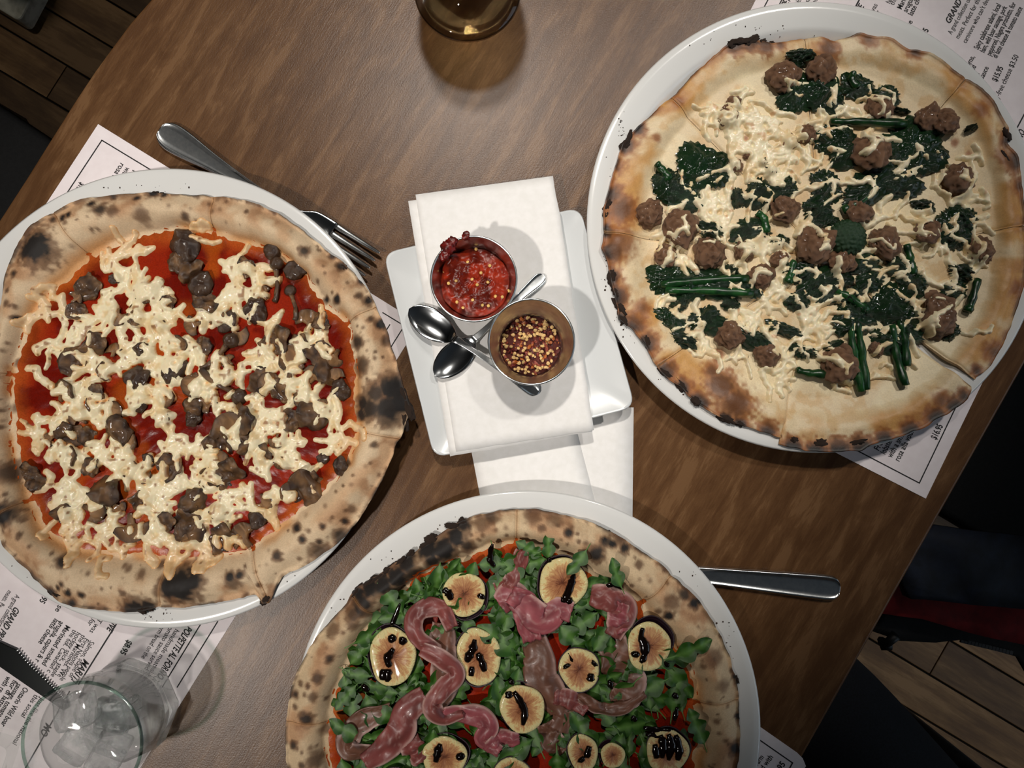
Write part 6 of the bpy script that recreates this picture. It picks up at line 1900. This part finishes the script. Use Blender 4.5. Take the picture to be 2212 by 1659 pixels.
for i, (px, py, rx, ry, ang, sk_) in enumerate(FIG):
    x, y = at(px, py, P3.zs + 0.012)
    tilt = (sk_[1] / ry * 0.5, sk_[0] / rx * 0.5)
    z = P3.h1(x, y) + 0.0125
    o = bpy.data.objects.new('fig_slice', flesh_me); COL.objects.link(o); o.parent = P3.obj
    kx, ky = rx / 2950, ry / 2950
    o.location = Vector((x, y, z)) - P3.obj.location
    o.rotation_euler = (tilt[0] * 0.6, tilt[1] * 0.6, math.radians(ang)); o.scale = (kx, ky, (kx + ky) / 2)
    c = bpy.data.objects.new('skin', skin_me); COL.objects.link(c); c.parent = o
    ca_, sa_ = math.cos(math.radians(-ang)), math.sin(math.radians(-ang))
    sx_, sy_ = sk_[0] / rx, -sk_[1] / ry
    c.location = ((sx_ * ca_ - sy_ * sa_) * 0.8, (sx_ * sa_ + sy_ * ca_) * 0.8, -0.05 * math.hypot(sx_, sy_) * 6)
    bpy.context.view_layer.update() if False else None
    M_ = Matrix.LocRotScale(o.location + P3.obj.location, o.rotation_euler, o.scale)
    inv = M_.inverted(); nrm_ = M_.to_3x3() @ Vector((0, 0, 1)); nrm_.normalize()
    P_ = M_ @ Vector((0, 0, 0.06))
    zo = lambda qx, qy, N=nrm_, C=P_: C.z - (N.x * (qx - C.x) + N.y * (qy - C.y)) / N.z + 0.0001
    for d in DRZ.get(i, []):
        bm = blob_path(d, zo, 0.0030, ra)
        bmesh.ops.transform(bm, matrix=inv, verts=bm.verts)
        me = to_mesh(bm, 'glaze_drizzle', M_balsamic)
        q_ = bpy.data.objects.new('glaze_drizzle', me); COL.objects.link(q_); q_.parent = o

# prosciutto ribbons
def prosciutto_mat():
    m = mat('prosciutto', lin(150, 78, 74), 0.42)
    nt, nd, lk, b = nodes(m)
    a = nd.new('ShaderNodeAttribute'); a.attribute_name = 'col'
    lk.new(a.outputs['Color'], b.inputs['Base Color'])
    b.inputs['Coat Weight'].default_value = 0.05
    tc = nd.new('ShaderNodeTexCoord'); n = noise_tex(nd, lk, tc.outputs['Object'], 260, 4)
    add_bump(nd, lk, b, n.outputs['Fac'], 0.35, 0.0006)
    b.inputs['Transmission Weight'].default_value = 0.0
    b.inputs['Alpha'].default_value = 0.82
    return m


M_pro = prosciutto_mat()


def ribbon(pts, width, lift, seed, tone=0, fold=0.35, fat=(1, 0)):
    """folded strip along photo points (crop frame of the lower pizza), width in the same frame"""
    k = 1 / 2.087
    rr = random.Random(seed)
    w = [A(600 + x * k, 1040 + y * k, P3.zs + 0.014) for x, y in pts]
    path = spline([(p.x, p.y) for p in w], 10)
    n = len(path); m = 17
    V_, C_, F_ = [], [], []
    wob = rr.uniform(0.45, 0.85)
    base_t = [lin(134, 70, 66), lin(112, 74, 58), lin(150, 76, 82)][tone]
    for i, p in enumerate(path):
        q0 = path[max(0, i - 1)]; q1 = path[min(n - 1, i + 1)]
        d = np.array(q1) - np.array(q0); d /= np.linalg.norm(d) + 1e-9
        s_ = np.array((-d[1], d[0]))
        t = i / (n - 1)
        ww = width * k / 2900 / 2 * (0.62 + 0.38 * math.sin(PI * min(1, max(0, t * 0.9 + 0.08))) + 0.22 * mnoise.noise(Vector((t * 5, seed, 0))))
        zb = P3.h1(p[0], p[1]) + lift + 0.0022 * mnoise.noise(Vector((t * 7, seed, 3)))
        for j in range(m):
            v = j / (m - 1) * 2 - 1
            ph = 3.2 * v + 2.0 * t + seed
            off = v * ww * (1 - 0.25 * fold)
            z = zb + fold * ww * (0.5 * math.sin(ph * wob) + 0.22 * math.sin(v * 5.2 + t * 9 + seed)) + 0.0020 * mnoise.noise(Vector((p[0] * 110 + v, p[1] * 110, seed))) - 0.0012 * v * v + 0.0016 * math.sin(t * 11 + seed) 
            ex = 0.0010 * mnoise.noise(Vector((t * 14, j * 0.7, seed + 8)))
            V_.append((p[0] + s_[0] * off + d[0] * ex, p[1] + s_[1] * off + d[1] * ex, z))
            st = mnoise.noise(Vector((t * 4 + seed, v * 1.5, 1))) * 0.6 + 0.5 + 0.2 * mnoise.noise(Vector((t * 16, v * 8, seed)))
            c = np.array(base_t) * (0.62 + 0.75 * max(0, min(1, st)))
            vein = max(0, 1 - abs(mnoise.noise(Vector((t * 6 + seed * 2, v * 1.3, 5)))) / 0.05) * 0.3
            edge = (fat[0] * max(0, (v - 0.74) / 0.26) + fat[1] * max(0, (-v - 0.74) / 0.26))
            f = min(1, vein + 0.85 * edge ** 0.6 if edge > 0 else vein)
            C_.append(c * (1 - f) + np.array(lin(212, 176, 166)) * f)
    for i in range(n - 1):
        for j in range(m - 1):
            F_.append((i * m + j, i * m + j + 1, (i + 1) * m + j + 1, (i + 1) * m + j))
    o = from_np('prosciutto_ribbon', V_, F_, M_pro, P3.obj, np.array(C_))
    sd_ = o.modifiers.new('Thickness', 'SOLIDIFY'); sd_.thickness = 0.0007
    return o


RIB = [([(1105, 325), (1080, 420), (1040, 480), (975, 505)], 72, 0.011, 0, (0, 1)), ([(1000, 575), (1060, 530), (1130, 590), (1200, 640), (1270, 590), (1330, 605)], 122, 0.015, 2, (1, 0)), ([(1050, 520), (1110, 560), (1130, 650), (1150, 740)], 118, 0.016, 2, (0, 0)),
       ([(1150, 720), (1180, 820), (1190, 920), (1240, 1000), (1300, 1080), (1275, 1160)], 142, 0.011, 1, (1, 0)), ([(1420, 530), (1500, 545), (1570, 590), (1550, 660), (1520, 720)], 112, 0.014, 0, (1, 0)), ([(1560, 560), (1540, 640), (1560, 700)], 90, 0.016, 2, (1, 1)), ([(1510, 740), (1560, 850), (1590, 950), (1570, 1040)], 168, 0.011, 1, (1, 0)),
       ([(780, 680), (740, 600), (660, 590), (605, 640), (620, 720), (700, 780), (770, 800)], 74, 0.014, 0, (1, 0)), ([(735, 660), (735, 760), (745, 850), (745, 950), (710, 1040)], 118, 0.012, 1, (1, 1)), ([(640, 770), (740, 820), (800, 890), (740, 960), (690, 1030), (740, 1090), (830, 1070)], 84, 0.016, 0, (1, 1)),
       ([(660, 990), (570, 1070), (545, 1150), (470, 1240), (380, 1300)], 120, 0.014, 0, (1, 0)), ([(500, 1070), (390, 1100), (310, 1170), (300, 1240), (400, 1260)], 104, 0.012, 1, (1, 0)), ([(740, 1070), (830, 1080), (910, 1090), (950, 1140), (920, 1200), (1000, 1250)], 84, 0.014, 2, (1, 0)),
       ([(1330, 990), (1400, 1020), (1480, 1060), (1570, 1050), (1670, 985)], 52, 0.013, 1, (0, 1)), ([(1210, 1120), (1240, 1200), (1300, 1260)], 96, 0.011, 1, (1, 0)), ([(560, 1180), (600, 1240), (640, 1300)], 110, 0.011, 0, (0, 1)), ([(1090, 1190), (1000, 1200), (930, 1250)], 70, 0.012, 2, (0, 1)), ([(1250, 1000), (1330, 1010), (1400, 1060)], 80, 0.013, 0, (1, 0)), ([(700, 1480), (850, 1540), (950, 1640), (1080, 1700)], 120, 0.013, 0, (1, 0)), ([(1250, 1420), (1350, 1540), (1480, 1560)], 120, 0.012, 1, (1, 0))]
for i, (pts, w_, lf, tn, ft) in enumerate(RIB):
    ribbon(pts, w_ * 1.12, lf, i * 2.7 + 1, tn, 0.26, ft)

# balsamic drops between the leaves
for d in [[(1064, 1178), (1058, 1200), (1062, 1225)], [(1052, 1210), (1068, 1230)], [(1310, 1275), (1330, 1270), (1348, 1278)], [(860, 1310), (848, 1340), (840, 1360)], [(1460, 1510), (1472, 1520)], [(1470, 1540), (1464, 1570)], [(1395, 1585), (1430, 1590), (1460, 1592)], [(1400, 1600), (1440, 1606)], [(1186, 1210), (1190, 1220)], [(776, 1490), (790, 1505)], [(1230, 1420), (1240, 1440)], [(905, 1380), (915, 1400)], [(1320, 1480), (1326, 1500)], [(1370, 1560), (1380, 1570)], [(1440, 1440), (1452, 1450)], [(1100, 1480), (1110, 1490)], [(930, 1520), (938, 1530)], [(1340, 1360), (1352, 1372)], [(985, 1350), (992, 1362)]]:
    bm = blob_path(d, lambda qx, qy: P3.h1(qx, qy) + 0.0125, 0.0019, ra)
    from_bm('balsamic_drop', bm, M_balsamic, P3.obj)

# ------------------------------------------------------------------ burnt blisters along the crust edges
M_char = noisy('burnt_dough', lin(20, 15, 12), lin(62, 40, 24), 380, 0.8, 0.6, 0.001)
BL = []
for i in range(4):
    bm = bmesh.new(); bmesh.ops.create_icosphere(bm, subdivisions=3, radius=1)
    for v in bm.verts:
        p = v.co.copy(); v.co = p * (1 + 0.5 * mnoise.noise(p * 1.5 + Vector((i * 5, 0, 0))) + 0.4 * mnoise.noise(p * 4 + Vector((0, i * 5, 0)))); v.co.z *= 0.6
    BL.append(to_mesh(bm, 'burnt_blister', M_char))
for P_z, lst in ((P2, [(1582, 93, 11), (1600, 86, 13), (1625, 82, 12), (1650, 84, 10), (1672, 86, 9), (1348, 312, 11), (1360, 296, 9), (1312, 444, 11), (1310, 462, 8), (1322, 600, 11), (1330, 625, 10), (1338, 660, 13), (1345, 686, 12), (1400, 742, 10), (1437, 805, 10), (1470, 832, 10), (1504, 868, 11), (1566, 904, 12), (1596, 914, 9), (1720, 950, 10), (1778, 958, 10), (1850, 956, 11), (1185 + 985, 335, 10), (2178, 290, 9)]),
                 (P3, [(972, 1136, 10), (1000, 1128, 9), (932, 1166, 13), (915, 1182, 12), (884, 1200, 9), (862, 1218, 11), (840, 1232, 11), (815, 1252, 11), (790, 1268, 11), (770, 1278, 12), (1508, 1302, 6), (1320, 1155, 6), (1594, 1470, 6), (1597, 1555, 7)]),
                 (P1, [(325, 415, 8), (340, 416, 6), (568, 1300, 9), (868, 850, 13), (880, 880, 15), (874, 910, 12), (795, 642, 8), (735, 572, 8), (300, 1320, 9), (315, 1316, 8), (110, 1285, 8)])):
    for x, y, r in lst:
        w_ = at(x, y, P_z.zs)
        o = place(P_z, 'burnt_blister', ra.choice(BL), x, y, r, -0.0012, (ra.uniform(-.3, .3), ra.uniform(-.3, .3), math.atan2(w_[1] - P_z.c[1], w_[0] - P_z.c[0]) + PI / 2 + ra.uniform(-.4, .4)))
        o.scale = (o.scale.x * ra.uniform(0.9, 2.1), o.scale.y * ra.uniform(0.55, 0.9), o.scale.z * 0.8)

# ------------------------------------------------------------------ charred crumbs on the plate rims (nobody could count them)
M_crumb = noisy('charred_crumb', lin(24, 18, 14), lin(70, 46, 28), 900, 0.9, 0.3)
for nm, lb, Pz, areas, cnt in [('charred_crumbs', 'tiny charred crumbs scattered on the rim of the right plate', 1, [(1575, 95, 40, 10), (1330, 420, 14, 60), (1312, 560, 8, 50), (1360, 760, 24, 50), (1330, 700, 14, 30), (1420, 850, 20, 20), (1640, 62, 60, 8), (1345, 280, 6, 14)], 150),
                               ('charred_crumbs', 'tiny charred crumbs on the lower rim of the left plate', 0, [(345, 1330, 16, 14), (640, 1250, 30, 10), (330, 405, 50, 5), (20, 1230, 20, 8)], 46),
                               ('charred_crumbs', 'tiny charred crumbs on the upper left rim of the bottom plate', 2, [(950, 1140, 40, 12), (850, 1205, 50, 14), (1480, 1240, 40, 12), (1570, 1370, 14, 30), (720, 1310, 14, 20)], 60)]:
    bm = bmesh.new()
    for _ in range(cnt):
        ax, ay, sx, sy = ra.choice(areas)
        p = A(ra.gauss(ax, sx), ra.gauss(ay, sy), TZ + 0.022)
        dpl = math.hypot(p.x - PC[Pz][0], p.y - PC[Pz][1])
        if dpl > 0.168 or dpl < 0.136: continue
        z = TZ + 0.0006 + float(np.interp(dpl, [0.0, 0.138, 0.1435, 0.1505, 0.1565, 0.1655, 0.17], [0.0095, 0.0101, 0.0118, 0.0188, 0.0203, 0.0216, 0.022]))
        r_ = ra.uniform(0.0002, 0.0006)
        g = bmesh.ops.create_icosphere(bm, subdivisions=1, radius=r_, matrix=Matrix.Translation((p.x, p.y, z + r_ * 0.5)) @ Matrix.Diagonal((ra.uniform(.6, 1.6), ra.uniform(.6, 1.6), .7, 1)))
    o = from_bm(nm, bm, M_crumb, None)
    tag(o, lb, 'crumbs', kind='stuff')
